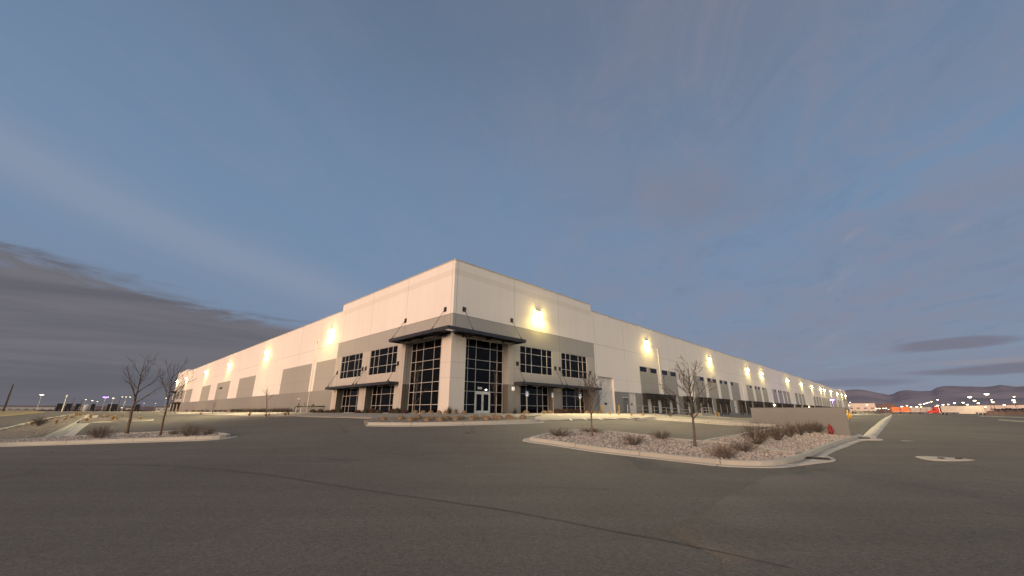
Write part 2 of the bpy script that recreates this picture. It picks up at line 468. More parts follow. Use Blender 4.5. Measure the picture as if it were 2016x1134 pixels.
# clear dusk blue, deepening upward
base = nt.mix(nt.ramp(el, 0, 24), (.205, .252, .355), (.165, .262, .405))
base = nt.mix(nt.ramp(el, 22, 60), base, (.115, .168, .260))
# Nishita twilight share
sky = nt.node('ShaderNodeTexSky', sky_type='NISHITA', sun_disc=False)
sky.sun_elevation = math.radians(SUN_EL); sky.sun_rotation = math.radians(SUN_AZ); sky.altitude = 1300.
sk = nt.node('ShaderNodeVectorMath', operation='MULTIPLY'); nt.l.new(sky.outputs[0], sk.inputs[0]); sk.inputs[1].default_value = (.05, .05, .05)
base = nt.mix(.12, base, V(nt, sk.outputs[0]))
# cloud sheets drawn out along one wind direction, on a flat layer
dzc = nt.math('MAXIMUM', dz, .03) + .05
th = math.radians(13.)
pu = (dx * math.cos(th) - dy * math.sin(th)) / dzc; pv = (dx * math.sin(th) + dy * math.cos(th)) / dzc
wob = nt.noise(nt.vec(pu * .5, pv * .25, 3.), 1.2, 3.)
cir = nt.noise(nt.vec(pu * 1.25 + wob * .8, pv * .30, 0.), 1.5, 8., .62, .7)
cir2 = nt.noise(nt.vec(pu * .60 + wob * .9, pv * .34, 7.), 1.3, 7., .6, .3)
mauve_side = nt.ramp(az, -25., 45.)
veil = nt.ramp(cir2, .28, .70) * (.12 + mauve_side * .62)
c1 = nt.mix(veil, base, nt.mix(nt.ramp(el, 8, 55), (.205, .222, .300), (.168, .188, .255)))
c1 = nt.mix(nt.ramp(cir, .46, .80) * .17 * nt.ramp(el, 6, 16), c1, (.262, .285, .375))
mot = nt.noise(nt.vec(pu * 1.6 + wob * .9, pv * .9 + wob * 1.1, 31.), 2.1, 10., .70, .8)
c1 = nt.mix(nt.ramp(mot, .42, .72) * (.10 + mauve_side * .42), c1, (.232, .224, .288))
c1 = nt.mix(nt.ramp(mot, .50, .28) * .22 * mauve_side, c1, (.120, .150, .225))
# broad pale streak slanting down toward the roof, and a faint mauve patch
sdev = (el - (15.8 - (az + 29.) * .236) + (wob - .5) * 5.) / 2.6
strk = nt.math('EXPONENT', sdev * sdev * -1.) * nt.ramp(az, -75, -60) * (1. - nt.ramp(az, -30, -8)) * (.45 + cir * .8)
c1 = nt.mix(strk * .55, c1, (.275, .305, .385))
pdx = (az - 27.) / 9. + (wob - .5) * 2.; pdy = (el - 27. + (az - 27.) * .25) / 4.5 + (cir2 - .5) * 3.
patch = nt.math('EXPONENT', (pdx * pdx + pdy * pdy) * -1.)
c1 = nt.mix(patch * .40, c1, (.205, .185, .225))
wisp = nt.ramp(nt.noise(nt.vec(az * .10 - el * .13, el * .05 + az * .03, 21.), 1.6, 7., .62, .5), .56, .72) * nt.ramp(az, 12, 25) * nt.ramp(el, 5, 9) * (1. - nt.ramp(el, 17, 24))
c1 = nt.mix(wisp * .55, c1, (.27, .27, .33))
# dark cloud bank low in the west
edge = nt.noise(nt.vec(az * .075, el * .30, 5.), 1.5, 9., .68, .9)
bank_top = 10.4 - nt.math('MINIMUM', az + 29., 0.) * .152
bank = nt.ramp(bank_top - el + (edge - .5) * 6.4, -.9, 1.4) * (1. - nt.ramp(az + (edge - .5) * 14., -30, -20)) * nt.ramp(az, -160, -120)
lay = nt.noise(nt.vec(az * .022, el * .26, 2.), 1.3, 6., .6, .6)
bank_c = nt.mix(nt.ramp(lay, .35, .72), (.112, .110, .130), (.158, .150, .166))
bank_c = nt.mix(nt.ramp(el, 3., -1.) * .35, bank_c, (.155, .14, .155))
c1 = nt.mix(bank * .95, c1, bank_c)
# thin dark lens clouds low in the east
def lens_cloud(a0, e0, wa, we, k, cc, seed):
    global c1
    nz = nt.noise(nt.vec(az * .12, el * .7, seed), 1.3, 5., .55)
    u = (az - a0) / wa; v = (el - e0 + (nz - .5) * 1.4 * we) / we
    m_ = nt.ramp(1. - u * u - v * v, -.25, .75)
    c1 = nt.mix(m_ * k, c1, cc)
lens_cloud(48.5, 6.4, 4.6, .62, .75, (.160, .155, .200), 3.)
lens_cloud(53., 3.9, 9., .55, .75, (.155, .150, .190), 5.)
lens_cloud(53., 4.6, 7., .35, .55, (.27, .245, .275), 6.)
lens_cloud(40., 3.1, 6., .5, .55, (.150, .155, .205), 7.)
lens_cloud(60., 2.2, 12., .6, .5, (.225, .22, .25), 8.)
# afterglow behind the camera
ga = math.radians(-176.); ge = math.radians(12.)
gd = (math.sin(ga) * math.cos(ge), math.cos(ga) * math.cos(ge), math.sin(ge))
dot = nt.math('MAXIMUM', dx * gd[0] + dy * gd[1] + dz * gd[2], 0.)
glow = nt.math('POWER', dot, 2.4)
c1 = nt.mix(glow, c1, (1.48, 1.34, 1.10))
c1 = nt.mix(nt.ramp(el, -1., -8.), c1, (.06, .055, .05))
nt.put(bg.inputs['Color'], c1); bg.inputs['Strength'].default_value = 1.0

sun = bpy.data.lights.new('sun', 'SUN'); sun.energy = 2.9; sun.angle = math.radians(25.); sun.color = (1., .58, .38); ga = math.radians(SUN_AZ)
so = bpy.data.objects.new('sun', sun); COL.objects.link(so)
se = math.radians(SUN_EL)
so.rotation_euler = Vector((-math.sin(ga) * math.cos(se), -math.cos(ga) * math.cos(se), -math.sin(se))).to_track_quat('-Z', 'Y').to_euler()

# ------------------------------------------------------------------ camera
cam = bpy.data.cameras.new('camera'); co = bpy.data.objects.new('camera', cam); COL.objects.link(co); scene.camera = co
cam.sensor_fit = 'HORIZONTAL'; cam.sensor_width = 36.; cam.lens = F / 2016. * 36.; cam.clip_start = .1; cam.clip_end = 40000.
fw = Vector((0, cP, sP)); up = Vector((0, -sP, cP)); rt = Vector((1, 0, 0))
X = rt * cRo + up * sRo; Y = rt * -sRo + up * cRo; Z = -fw
co.matrix_world = Matrix(((X.x, Y.x, Z.x, 0), (X.y, Y.y, Z.y, 0), (X.z, Y.z, Z.z, EYE), (0, 0, 0, 1)))

# ------------------------------------------------------------------ ground
mb = MB(); NA = 300; radii = [0.]; r = .8
while r < 14000: radii.append(r); r *= 1.032 if r > 12 else 1.045
angs = []
for i in range(NA):
    t = i / NA; angs.append(-math.pi + 2 * math.pi * t)
vid = {}
for i, r in enumerate(radii):
    for j, a in enumerate(angs):
        if i == 0 and j: continue
        x, y = r * math.sin(a), r * math.cos(a); vid[i, j] = len(mb.v); mb.v.append((x, y, h(x, y)))
for i in range(len(radii) - 1):
    for j in range(NA):
        k = (j + 1) % NA; rr = radii[i]
        if i == 0: f = (vid[0, 0], vid[1, k], vid[1, j])
        else: f = (vid[i, j], vid[i, k], vid[i + 1, k], vid[i + 1, j])
        am = angs[j]; mi = 1 if rr > 420 or (am < math.radians(-33) and rr > 150) else 0
        mb.f.append(f[::-1]); mb.uv.append([(0, 0)] * len(f)); mb.mi.append(mi)
g = mb.build('ground', ['asphalt', 'desert'], smooth=True); tag(g, kind='structure')

def P(*pts, dz=0.): return [GM(x, y, dz) for x, y in pts]

# --- planted island by the driveway (near bed) and the bed in front of the screen wall
near_px = [(1057, 859), (1050, 861.5), (1077, 865), (1120, 871), (1168, 878), (1202, 882.3), (1270, 889.5), (1340, 896.7), (1395, 902), (1433, 905.3), (1489, 906.8), (1527, 904.5), (1552, 899.5), (1573, 893.5)]
far_px = [(1057, 859), (1081, 853.5), (1110, 849), (1143, 846), (1182, 847), (1235, 852.5), (1287, 858.8), (1324, 863), (1386, 868.5)]
inner_px = [(1386, 868.5), (1433, 873.5), (1493, 882), (1540, 889.5), (1573, 893.5)]
right_px = [(1573, 893.5), (1603, 883), (1629, 872.7), (1648, 866.8), (1674, 859.8), (1690, 855.5)]
branch_px = [(1386, 868.5), (1420, 861.5), (1463, 853.7), (1510, 845.5), (1549, 839.3)]

dz = .15
near = smooth_path(P(*near_px, dz=dz)); farp = smooth_path(P(*far_px, dz=dz)); inner = smooth_path(P(*inner_px, dz=dz)); rightp = smooth_path(P(*right_px, dz=dz))
branch = smooth_path(P(*branch_px, dz=dz))
tag(sweep('kerb', near + rightp[1:], KERB, 'kerb_concrete', side=1.), kind='structure')
tag(sweep('kerb', farp, KERB_NARROW, 'kerb_concrete', side=-1.), kind='structure')
tag(sweep('kerb', inner, [(-.16, -.1), (-.16, .19), (-.13, .205), (.14, .205), (.17, .19), (.17, -.1)], 'kerb_concrete'), kind='structure')
tag(sweep('kerb', branch, KERB_NARROW, 'kerb_concrete', side=-1.), kind='structure')
lotk = smooth_path(P((1250, 825.2), (1290, 823.6), (1340, 825.4), (1390, 828.8), (1400, 829.5), (1440, 832), (1487, 834), (1522, 835.2), dz=dz))
tag(sweep('kerb', lotk, KERB_NARROW, 'kerb_concrete', side=1.), kind='structure')
polyA = near + inner[::-1][1:] + farp[::-1][1:-1]
tag(drape('gravel_bed', [tuple(p) for p in polyA], .10, 'pink_gravel', .22, .03), kind='structure')
wallA = 11.0
wend = [Vector(xy(wallA - .02, b)) for b in (29.7, 27.5, 25.5, 23.6)]
polyB = inner + rightp[1:-1] + wend + branch[::-1][1:-1]
polyB = inner + rightp[1:-1] + [Vector(xy(wallA - .1, 29.6)), Vector(xy(wallA - .1, 26.0))]
bb = [p for p in branch if ab(p.x, p.y)[0] < wallA - .3]
polyB = polyB + bb[::-1][:-1]
tag(drape('gravel_bed', [tuple(p) for p in polyB], .10, 'pink_gravel', .3, .03), kind='structure')
beds = [polyA, polyB]

# --- island at the other side of the driveway
lnear = smooth_path(P((-260, 881), (-130, 876.5), (0, 871.8), (99, 868.8), (223, 864.6), (300, 862), (372, 859.6), (421, 857.9), (440, 856.3), (446, 855), dz=dz))
lfar = smooth_path(P((-260, 879), (-130, 872.5), (0, 866.5), (84, 861.5), (128, 858.8), (170, 857), (224, 853), (317, 849.6), (360, 846), (386, 845.6), (414, 850.2), (438, 853.4), (446, 855), dz=dz))
tag(sweep('kerb', lnear, KERB, 'kerb_concrete', side=1.), kind='structure')
tag(sweep('kerb', lfar, KERB_NARROW, 'kerb_concrete', side=-1.), kind='structure')
polyC = lnear + lfar[::-1][1:-1]
tag(drape('gravel_bed', [tuple(p) for p in polyC], .10, 'pink_gravel', .25, .03), kind='structure')
beds.append(polyC)
# --- rough bed along the side street
sbk = smooth_path(P((84, 860.6), (110, 848), (130, 838), (145, 831), (152, 827.5), (160, 823.5), (173, 815.5), dz=dz))
tag(sweep('kerb', sbk, KERB, 'kerb_concrete', side=1.), kind='structure')
tag(sweep('gutter', sbk, [(.6, -.1), (.6, .012), (1.15, .02), (1.15, -.1)], 'gutter_concrete', side=1.), kind='structure')
road_edge = smooth_path(P((-260, 872), (-130, 857), (0, 844.5), (50, 833.5), (100, 822.5), (150, 814.5), dz=dz))
tag(sweep('kerb', road_edge, KERB_NARROW, 'kerb_concrete', side=-1.), kind='structure')
polyD = [q for q in lfar if q.x < sbk[0].x] + sbk + road_edge[::-1]
tag(drape('gravel_bed', [tuple(p) for p in polyD], .10, 'soil_gravel', 1.0, .08), kind='structure')
fieldp = P((-300, 833), (0, 820.3), (45, 816.2), (75, 813.5), (90, 811.3), (0, 811.4), (-300, 813))
tag(drape('dry_field', [p[:2] for p in fieldp], .12, 'dry_field', 3., .1), kind='structure')
# finger island of grasses in the far lot
fing = smooth_path(P((152, 830.5), (176, 831), (220, 829), (262, 828), (297, 826.6), (300, 825.2), (262, 824.2), (215, 823), (175, 822.5), (158, 825), dz=.12), .5, True)
tag(drape('gravel_bed', [tuple(p) for p in fing], .13, 'soil_gravel', .8, .03), kind='structure')
tag(sweep('kerb', fing, [(-.01, -.1), (0, .14), (.08, .14), (.10, -.1)], 'kerb_concrete', closed=True, side=-1.), kind='structure')
# --- pavements round the office corner
paveL = P((1010, 826.5), (960, 824.6), (900, 823.8), (800, 824), (735, 825), (700, 823.4), (640, 822.2), (577, 819.4), (530, 820), (480, 820.2), (420, 818.4), (375, 816.4), (345, 815))
backL = [Vector(xy(-4.2, b)) for b in (-150, -110, -80, -50, -25, -10, -2)] + [Vector(xy(-3.5, 3.5)), Vector(xy(-1, 4.6))]
tag(drape('pavement', [p[:2] for p in paveL] + [tuple(p) for p in backL] + [xy(3, 4.6), xy(4, 9)], .06, 'concrete_slab', 1.0), kind='structure')
paveR = P((1030, 829.5), (1058, 831), (1100, 828.6), (1150, 827.4), (1200, 826.4), (1250, 825), (1290, 823.4), (1340, 825.3), (1400, 829.4), (1440, 832), (1487, 835.4))
backR = P((1487, 831.6), (1440, 828.4), (1400, 826.6), (1360, 822.3), (1320, 819.4))
tag(drape('pavement', [p[:2] for p in paveR] + [p[:2] for p in backR] + [xy(36, 3.8), xy(20, 4.2), xy(4, 4.6), xy(4, 9)], .06, 'concrete_slab', 1.0), kind='structure')
for k, (ax, ay, bx_, by_) in enumerate(((1122, 826.6, 1126, 829.8), (1150, 825.9, 1156, 829.0), (1179, 825.4, 1187, 828.3), (1207, 824.9, 1217, 827.5), (1233, 824.3, 1245, 826.8), (1258, 823.7, 1272, 826.0))):
    a_, b_ = Vector(GM(ax, ay)[:2]), Vector(GM(bx_, by_)[:2]); dd = (b_ - a_).normalized(); n_ = Vector((dd.y, -dd.x)) * .07; b_ = a_ + dd * min(5.2, (b_ - a_).length)
    tag(drape('parking_stripe', [tuple(a_ + n_), tuple(b_ + n_), tuple(b_ - n_), tuple(a_ - n_)], .072, 'sign_white', .5, skirt=False), kind='structure')
# kerb and gravel of the bed with clipped grasses
fk = smooth_path(P((718, 832.5), (724, 831.5), (760, 831.9), (807, 832), (850, 831.6), (900, 830.6), (960, 829.3), (1010, 828), (1050, 826.6), (1056, 825.6), dz=dz))
tag(sweep('kerb', fk, KERB, 'kerb_concrete', side=1.), kind='structure')
fb = P((1052, 824.9), (1000, 824.4), (900, 823.6), (800, 823.8), (735, 824.8), (716, 829.5))
polyE = fk + [Vector(p[:2]) for p in fb]
tag(drape('gravel_bed', [tuple(p) for p in polyE], .11, 'soil_gravel', .4, .03), kind='structure')
# planting strip along the walls
st = [xy(-.05, b) for b in (-170, -120, -80, -40, -10)] + [xy(-.05, .05), xy(9, .05), xy(26.8, .05), xy(26.8, 3.8), xy(9, 4.1), xy(-1.2, 4.2), xy(-3.4, 3.2), xy(-3.9, -2), xy(-3.9, -40), xy(-3.9, -90), xy(-3.9, -170)]
tag(drape('gravel_bed', st, .05, 'soil_gravel', 1.2, .02), kind='structure')
# long concrete gutter down the drive lane, and the drain apron
gl = P((1696, 862), (1704, 853), (1716, 842), (1730, 831), (1744, 821.5), (1755, 815.8))
gr = P((1757.5, 815.8), (1756, 821.5), (1750, 831), (1741, 842), (1733, 852), (1724, 863))
tag(drape('gutter', [p[:2] for p in gl + gr], .012, 'gutter_concrete', 1.5), kind='structure')
ap = smooth_path(P((1545, 915), (1575, 909), (1600, 899), (1625, 886), (1650, 874), (1675, 866), (1700, 858.5), (1728, 863.5), (1738, 867), (1700, 868), (1669, 879.5), (1637, 891.5), (1629, 898), (1638, 901.8), (1646, 906), (1640, 909.4), (1614, 912.4), (1574, 917)), .3, True)
tag(drape('gutter', [tuple(p) for p in ap], .03, 'gutter_concrete', .5), kind='structure')
# manhole collar
mh = smooth_path(P((1802, 898.6), (1832, 898.8), (1880, 901.5), (1920, 906), (1880, 908), (1840, 907), (1815, 903.5)), .3, True)
tag(drape('concrete_collar', [tuple(p) for p in mh], .008, 'gutter_concrete', .4), kind='structure')
mh2 = smooth_path(P((1772, 867.3), (1788, 866.6), (1803, 868), (1788, 869.2)), .3, True)
tag(drape('concrete_collar', [tuple(p) for p in mh2], .008, 'worn_patch', .4), kind='structure')
# asphalt sheet slightly paler along one slanting edge, fading away from it
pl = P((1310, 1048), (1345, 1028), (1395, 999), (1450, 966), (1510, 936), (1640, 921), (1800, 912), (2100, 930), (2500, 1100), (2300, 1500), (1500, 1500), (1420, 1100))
tag(drape('pale_edge_sheet', [p[:2] for p in pl], .007, 'asphalt_pale_edge', .8, skirt=True), kind='structure')
# tar seams
def seam(pts, wd, name='tar_seam'):
    pth = smooth_path(P(*pts), .12); prof = []; mb = MB(); rr = random.Random(len(pts)); L = 0; prev = None
    for i in range(len(pth)):
        p = pth[i]; q = pth[min(i + 1, len(pth) - 1)]; o = pth[max(i - 1, 0)]; dd = (q - o).normalized(); n = Vector((dd.y, -dd.x))
        ww = wd * (.35 + .9 * abs(noise.noise(Vector((p.x * 1.7, p.y * 1.7, 1.)))) + rr.uniform(0, .25)); j = n * (.05 * noise.noise(Vector((p.x * 3, p.y * 3, 8.))))
        a = p + n * ww + j; b = p - n * ww + j; cur = ((a.x, a.y, h(a.x, a.y) + .010), (b.x, b.y, h(b.x, b.y) + .010))
        if prev: mb.quad([prev[0], prev[1], cur[1], cur[0]])
        prev = cur
    tag(mb.build(name, 'tar'), kind='structure')
seam([(-40, 911), (200, 914), (330, 918), (450, 927), (560, 940), (650, 955), (800, 977), (1000, 1006), (1150, 1035), (1300, 1063), (1420, 1088), (1560, 1120)], .023)
seam([(910, 891), (1000, 902), (1100, 918), (1190, 931)], .022)
seam([(480, 914), (540, 908), (585, 901)], .018)
seam([(1000, 957), (1100, 960), (1210, 964)], .018)
seam([(1940, 1012), (2016, 1018), (2080, 1026)], .02)
seam([(720, 888), (800, 897), (900, 914)], .016)
seam([(1200, 931), (1300, 941), (1400, 948), (1490, 953)], .018)

# loose stones on the pink beds
def stones(name, poly, n, seed, off=.09, smin=.02, smax=.095):
    R = random.Random(seed); xs = [p[0] for p in poly]; ys = [p[1] for p in poly]; mb = MB(); c = 0
    ico = [(0, 0, 1), (.9, 0, .25), (.28, .85, .25), (-.73, .53, .25), (-.73, -.53, .25), (.28, -.85, .25)]
    fc = [(0, 1, 2), (0, 2, 3), (0, 3, 4), (0, 4, 5), (0, 5, 1)]
    while c < n:
        x, y = R.uniform(min(xs), max(xs)), R.uniform(min(ys), max(ys))
        if not inside(poly, x, y): continue
        s = R.uniform(smin, smax); a = R.uniform(0, 6.28); z = h(x, y) + off; i = len(mb.v); e = R.uniform(.6, 1.)
        for v in ico:
            q = R.uniform(.8, 1.2); X2, Y2 = v[0] * s * q, v[1] * s * e * q
            mb.v.append((x + X2 * math.cos(a) - Y2 * math.sin(a), y + X2 * math.sin(a) + Y2 * math.cos(a), z + v[2] * s * .9 * q))
        for f in fc: mb.f.append(tuple(i + k for k in f)); mb.uv.append([(0, 0)] * 3); mb.mi.append(0)
        c += 1
    tag(mb.build(name, 'stone'), kind='stuff')
stones('gravel', polyA, 7000, 1); stones('gravel', polyB, 6000, 2); stones('gravel', polyC, 4500, 3)

# ------------------------------------------------------------------ warehouse
RZ = math.radians(90 - 44.1)
wh = thing('warehouse', 'long white and grey concrete warehouse with a glazed office corner and dock doors', 'building', (C0[0], C0[1], 0), RZ)
ZB = 1.0; ZTOP = 16.72; ZBLK = 17.7; LR, LL = 378., 199.
def pos(face, s, d, z): return (s, -d, z) if face == 'R' else (-d, s, z)
def bx(mb, face, s0, s1, d0, d1, z0, z1, mi=0):
    a = pos(face, s0, d0, z0); b = pos(face, s1, d1, z1)
    mb.box(min(a[0], b[0]), max(a[0], b[0]), min(a[1], b[1]), max(a[1], b[1]), z0, z1, mi)
PAINT = ['white_paint', 'parapet_paint', 'pier_paint', 'greige_paint', 'band_paint', 'panel_paint', 'plinth_paint', 'base_paint', 'reveal_paint']
WH, PAR, PIER, GRE, BAND, PAN, PLI, BASE, REV = range(9)
CR = [0, .17, .34, .66, .83, 1.]
winR = [(10.46, 16.70, 6.14, 9.40), (18.74, 24.86, 6.14, 9.40)]; winL = [(10.75, 17.70, 6.14, 9.40), (19.9, 26.65, 6.14, 9.40)]
gwR = [(10.39, 16.78, 1.42, 4.74), (18.63, 25.05, 1.42, 4.74)]; gwL = [(10.72, 17.84, 1.42, 4.74), (19.81, 26.81, 1.42, 4.74)]
sfR = (1.95, 8.40, 1.42, 9.43); sfL = (1.72, 8.95, 1.42, 9.43)
# panels above the docks, with their clerestory windows: (s0, s1, windows)
panR = [(41.35, 48.42, 'lr'), (50.3, 57.3, 'lr'), (66.2, 73.1, 'r'), (74.96, 81.6, 'lr'), (83.67, 90.1, 'lr'), (92.4, 99.6, 'l'), (107.0, 113.4, 'r'), (116., 122.7, 'lr'), (125., 131., 'l'),
        (138.4, 144.6, 'r'), (147., 153.4, 'lr'), (155.6, 160.2, 'lr'), (161.6, 166.5, 'l'), (177.1, 183., 'r'), (185.3, 190.5, 'lr'), (192.4, 198., 'l'), (221.5, 228.6, 'r'), (230.5, 237.2, 'lr'), (239.3, 246.3, 'l'),
        (249.7, 255.4, ''), (257, 262.6, ''), (264.2, 269.5, ''), (271, 276.2, ''), (284, 290, ''), (292, 298, ''), (300, 306, ''), (318, 325, ''), (327.5, 334, '')]
panL = [(28.6, 36.36), (38.3, 53.2), (71.6, 86.0), (95.3, 111.0), (120.2, 133.8), (151.6, 165.8), (167.2, 172.4)]
ped = (34.71, 36.32, 1.42, 3.68); roll = (27.75, 32.1, 1.42, 6.76)
WDOOR = [(36.75, 39.02), (54.7, 57.0), (75.1, 77.0), (88.15, 90.3), (92.8, 95.1), (108.2, 110.5), (121.2, 123.4), (133.6, 135.8), (147.4, 149.6), (170.4, 172.6), (186.8, 189.), (202., 204.2)]
DOCK = [43.45, 47.5, 52.4, 61.2, 68.1, 72.5, 80.9, 85.6, 98.7, 105.6, 113.2, 118.2, 126.2, 130.4, 139.4, 143.9, 152.2, 156.4, 160.6, 164.8, 176.5, 180.7, 192., 196.2, 208, 212.6, 225, 229.5, 234, 238.5, 243,
        252, 256.5, 261, 265.5, 270, 274.5, 286, 290.5, 295, 299.5, 304, 321, 325.5, 330, 334.5]

def skin(face, s_end, holes, rects, blocks):
    """one wall face cut round its openings; rects = painted areas, later ones win"""
    S = {0., s_end}; Zs = {ZB, 1.38, ZTOP, ZBLK, 16.0, 4.72, 9.40, 11.65}
    for a, b, c, e in holes: S |= {a, b}; Zs |= {c, e}
    for a, b, c, e, m in rects: S |= {a, b}; Zs |= {c, e}
    for a, b in blocks: S |= {a, b}
    S = sorted(x for x in S if 0 <= x <= s_end); Zs = sorted(Zs); mb = MB()
    for i in range(len(S) - 1):
        sc = (S[i] + S[i + 1]) / 2; tall = any(a < sc < b for a, b in blocks)
        for j in range(len(Zs) - 1):
            zc = (Zs[j] + Zs[j + 1]) / 2
            if zc > ZTOP and not tall: continue
            if any(a < sc < b and c < zc < e for a, b, c, e in holes): continue
            m = WH
            if 16.0 < zc < ZTOP and tall: m = PAR
            for a, b, c, e, mm in rects:
                if a < sc < b and c < zc < e: m = mm
            q = [(S[i], Zs[j]), (S[i + 1], Zs[j]), (S[i + 1], Zs[j + 1]), (S[i], Zs[j + 1])]
            mb.quad([pos(face, s, 0, z) for s, z in q], q, m)
    return mb
def reveal(mb, face, hole, depth, m, mtop=None, two=False):
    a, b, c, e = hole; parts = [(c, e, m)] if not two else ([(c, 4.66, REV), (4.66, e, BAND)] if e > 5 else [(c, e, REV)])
    for s in (a, b):
        for c_, e_, m_ in parts: mb.quad([pos(face, s, 0, c_), pos(face, s, -depth, c_), pos(face, s, -depth, e_), pos(face, s, 0, e_)], [(s, c_), (s + depth, c_), (s + depth, e_), (s, e_)], m_)
    mb.quad([pos(face, a, 0, e), pos(face, b, 0, e), pos(face, b, -depth, e), pos(face, a, -depth, e)], None, m if mtop is None else mtop)
    mb.quad([pos(face, a, 0, c), pos(face, b, 0, c), pos(face, b, -depth, c), pos(face, a, -depth, c)], None, m)

clR = []
for a, b, ws in panR:
    wd = (b - a) * .40
    if 'l' in ws: clR.append((a + .15, a + .15 + wd, 8.45, 9.38))
    if 'r' in ws: clR.append((b - .05 - wd, b - .05, 8.45, 9.38))
dk = [(c - 1.35, c + 1.35, 1.48, 4.3) for c in DOCK]; wd_h = [(a, b, 1.48, 4.66) for a, b in WDOOR]
def office(end, sgn, low=GRE):
    """painted areas of an office block running from its corner"""
    t = lambda a: end + sgn * a
    def r(a, b, c, e, m): x, y = t(a), t(b); return (min(x, y), max(x, y), c, e, m)
    return [r(0, 27.0, 1.0, 4.66, low), r(0, 27.0, 4.66, 9.40, GRE), r(0, 27.0, 9.40, 11.65, BAND), r(0, 1.95, 1.0, 9.43, PIER)]
rR = [(27.0, 400, .0, 4.72, PLI)] + [(a, b, 4.72, 9.40, PAN) for a, b, _ in panR] + office(0, 1, BASE) + office(LR, -1, BASE)
rL = [(28.5, 172., .0, 4.72, PLI)] + [(a, b, 4.72, 9.36, PAN) for a, b in panL]
oL = office(0, 1); oL = [(a, 28.55 if b == 27.0 else b, c, e, m) for a, b, c, e, m in oL]
oL2 = office(LL, -1); oL2 = [(172. if a == LL - 27.0 else a, b, c, e, m) for a, b, c, e, m in oL2]
mir = lambda hs, E: [(E - b, E - a, c, e) for a, b, c, e in hs]
holesR = [sfR] + winR + gwR + [ped, roll] + clR + dk + wd_h
holesL = [sfL] + winL + gwL + mir([sfL] + winL + gwL, LL)
for face, s_end, holes, rects, blocks in (('R', LR, holesR, rR, [(0, 26.75), (LR - 27, LR)]), ('L', LL, holesL, rL + oL + oL2, [(0, 28.6), (172.4, LL)])):
    mb = skin(face, s_end, holes, rects, blocks)
    for hh in holes:
        big = hh[3] - hh[2] > 2.5
        dep = 1.0 if hh in (sfR, sfL) or hh in gwR or hh in gwL or hh in mir([sfL] + gwL, LL) else (.35 if hh in (roll,) else .14)
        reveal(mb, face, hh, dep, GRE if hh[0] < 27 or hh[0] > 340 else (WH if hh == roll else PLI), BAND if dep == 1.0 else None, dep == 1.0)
    mb.build('wall', PAINT, wh)
mb = MB()
for q in ([(LR, 0), (LR, LL)], [(LR, LL), (0, LL)]):
    (x0, y0), (x1, y1) = q; L0 = math.hypot(x1 - x0, y1 - y0)
    mb.quad([(x0, y0, 0), (x1, y1, 0), (x1, y1, ZTOP), (x0, y0, ZTOP)], [(0, 0), (L0, 0), (L0, ZTOP), (0, ZTOP)])
# return sides of the raised corner blocks
for (x0, y0, x1, y1) in ((26.75, 0, 26.75, 28.6), (26.75, 28.6, 0, 28.6), (LR - 27, 0, LR - 27, 28), (LR, 0, LR, 28), (LR - 27, 28, LR, 28), (0, 172.4, 26, 172.4), (26, 172.4, 26, LL), (0, LL, 26, LL)):
    L0 = math.hypot(x1 - x0, y1 - y0)
    mb.quad([(x0, y0, ZTOP - .6), (x1, y1, ZTOP - .6), (x1, y1, ZBLK), (x0, y0, ZBLK)], [(2, 14), (2 + L0, 14), (2 + L0, 15.5), (2, 15.5)])
mb.build('wall', 'white_paint', wh)
mb = MB(); mb.quad([(.0, .0, ZTOP - .5), (LR, .0, ZTOP - .5), (LR, LL, ZTOP - .5), (0, LL, ZTOP - .5)])
mb.quad([(0, 0, ZBLK - .4), (26.75, 0, ZBLK - .4), (26.75, 28.6, ZBLK - .4), (0, 28.6, ZBLK - .4)])
mb.quad([(LR - 27, 0, ZBLK - .4), (LR, 0, ZBLK - .4), (LR, 28, ZBLK - .4), (LR - 27, 28, ZBLK - .4)])
mb.quad([(0, 172.4, ZBLK - .4), (26, 172.4, ZBLK - .4), (26, LL, ZBLK - .4), (0, LL, ZBLK - .4)])
mb.build('roof', 'coping_metal', wh)
mb = MB()
def cop(face, a, b, z): bx(mb, face, a, b, .06, -.28, z + .002, z + .09)
cop('R', 0.28, 26.75, ZBLK); cop('L', -.06, 28.6, ZBLK); cop('R', 26.80, LR - 27.05, ZTOP); cop('L', 28.65, 172.35, ZTOP); cop('R', LR - 27, LR, ZBLK); cop('L', 172.4, LL, ZBLK)
mb.build('coping', 'coping_metal', wh)

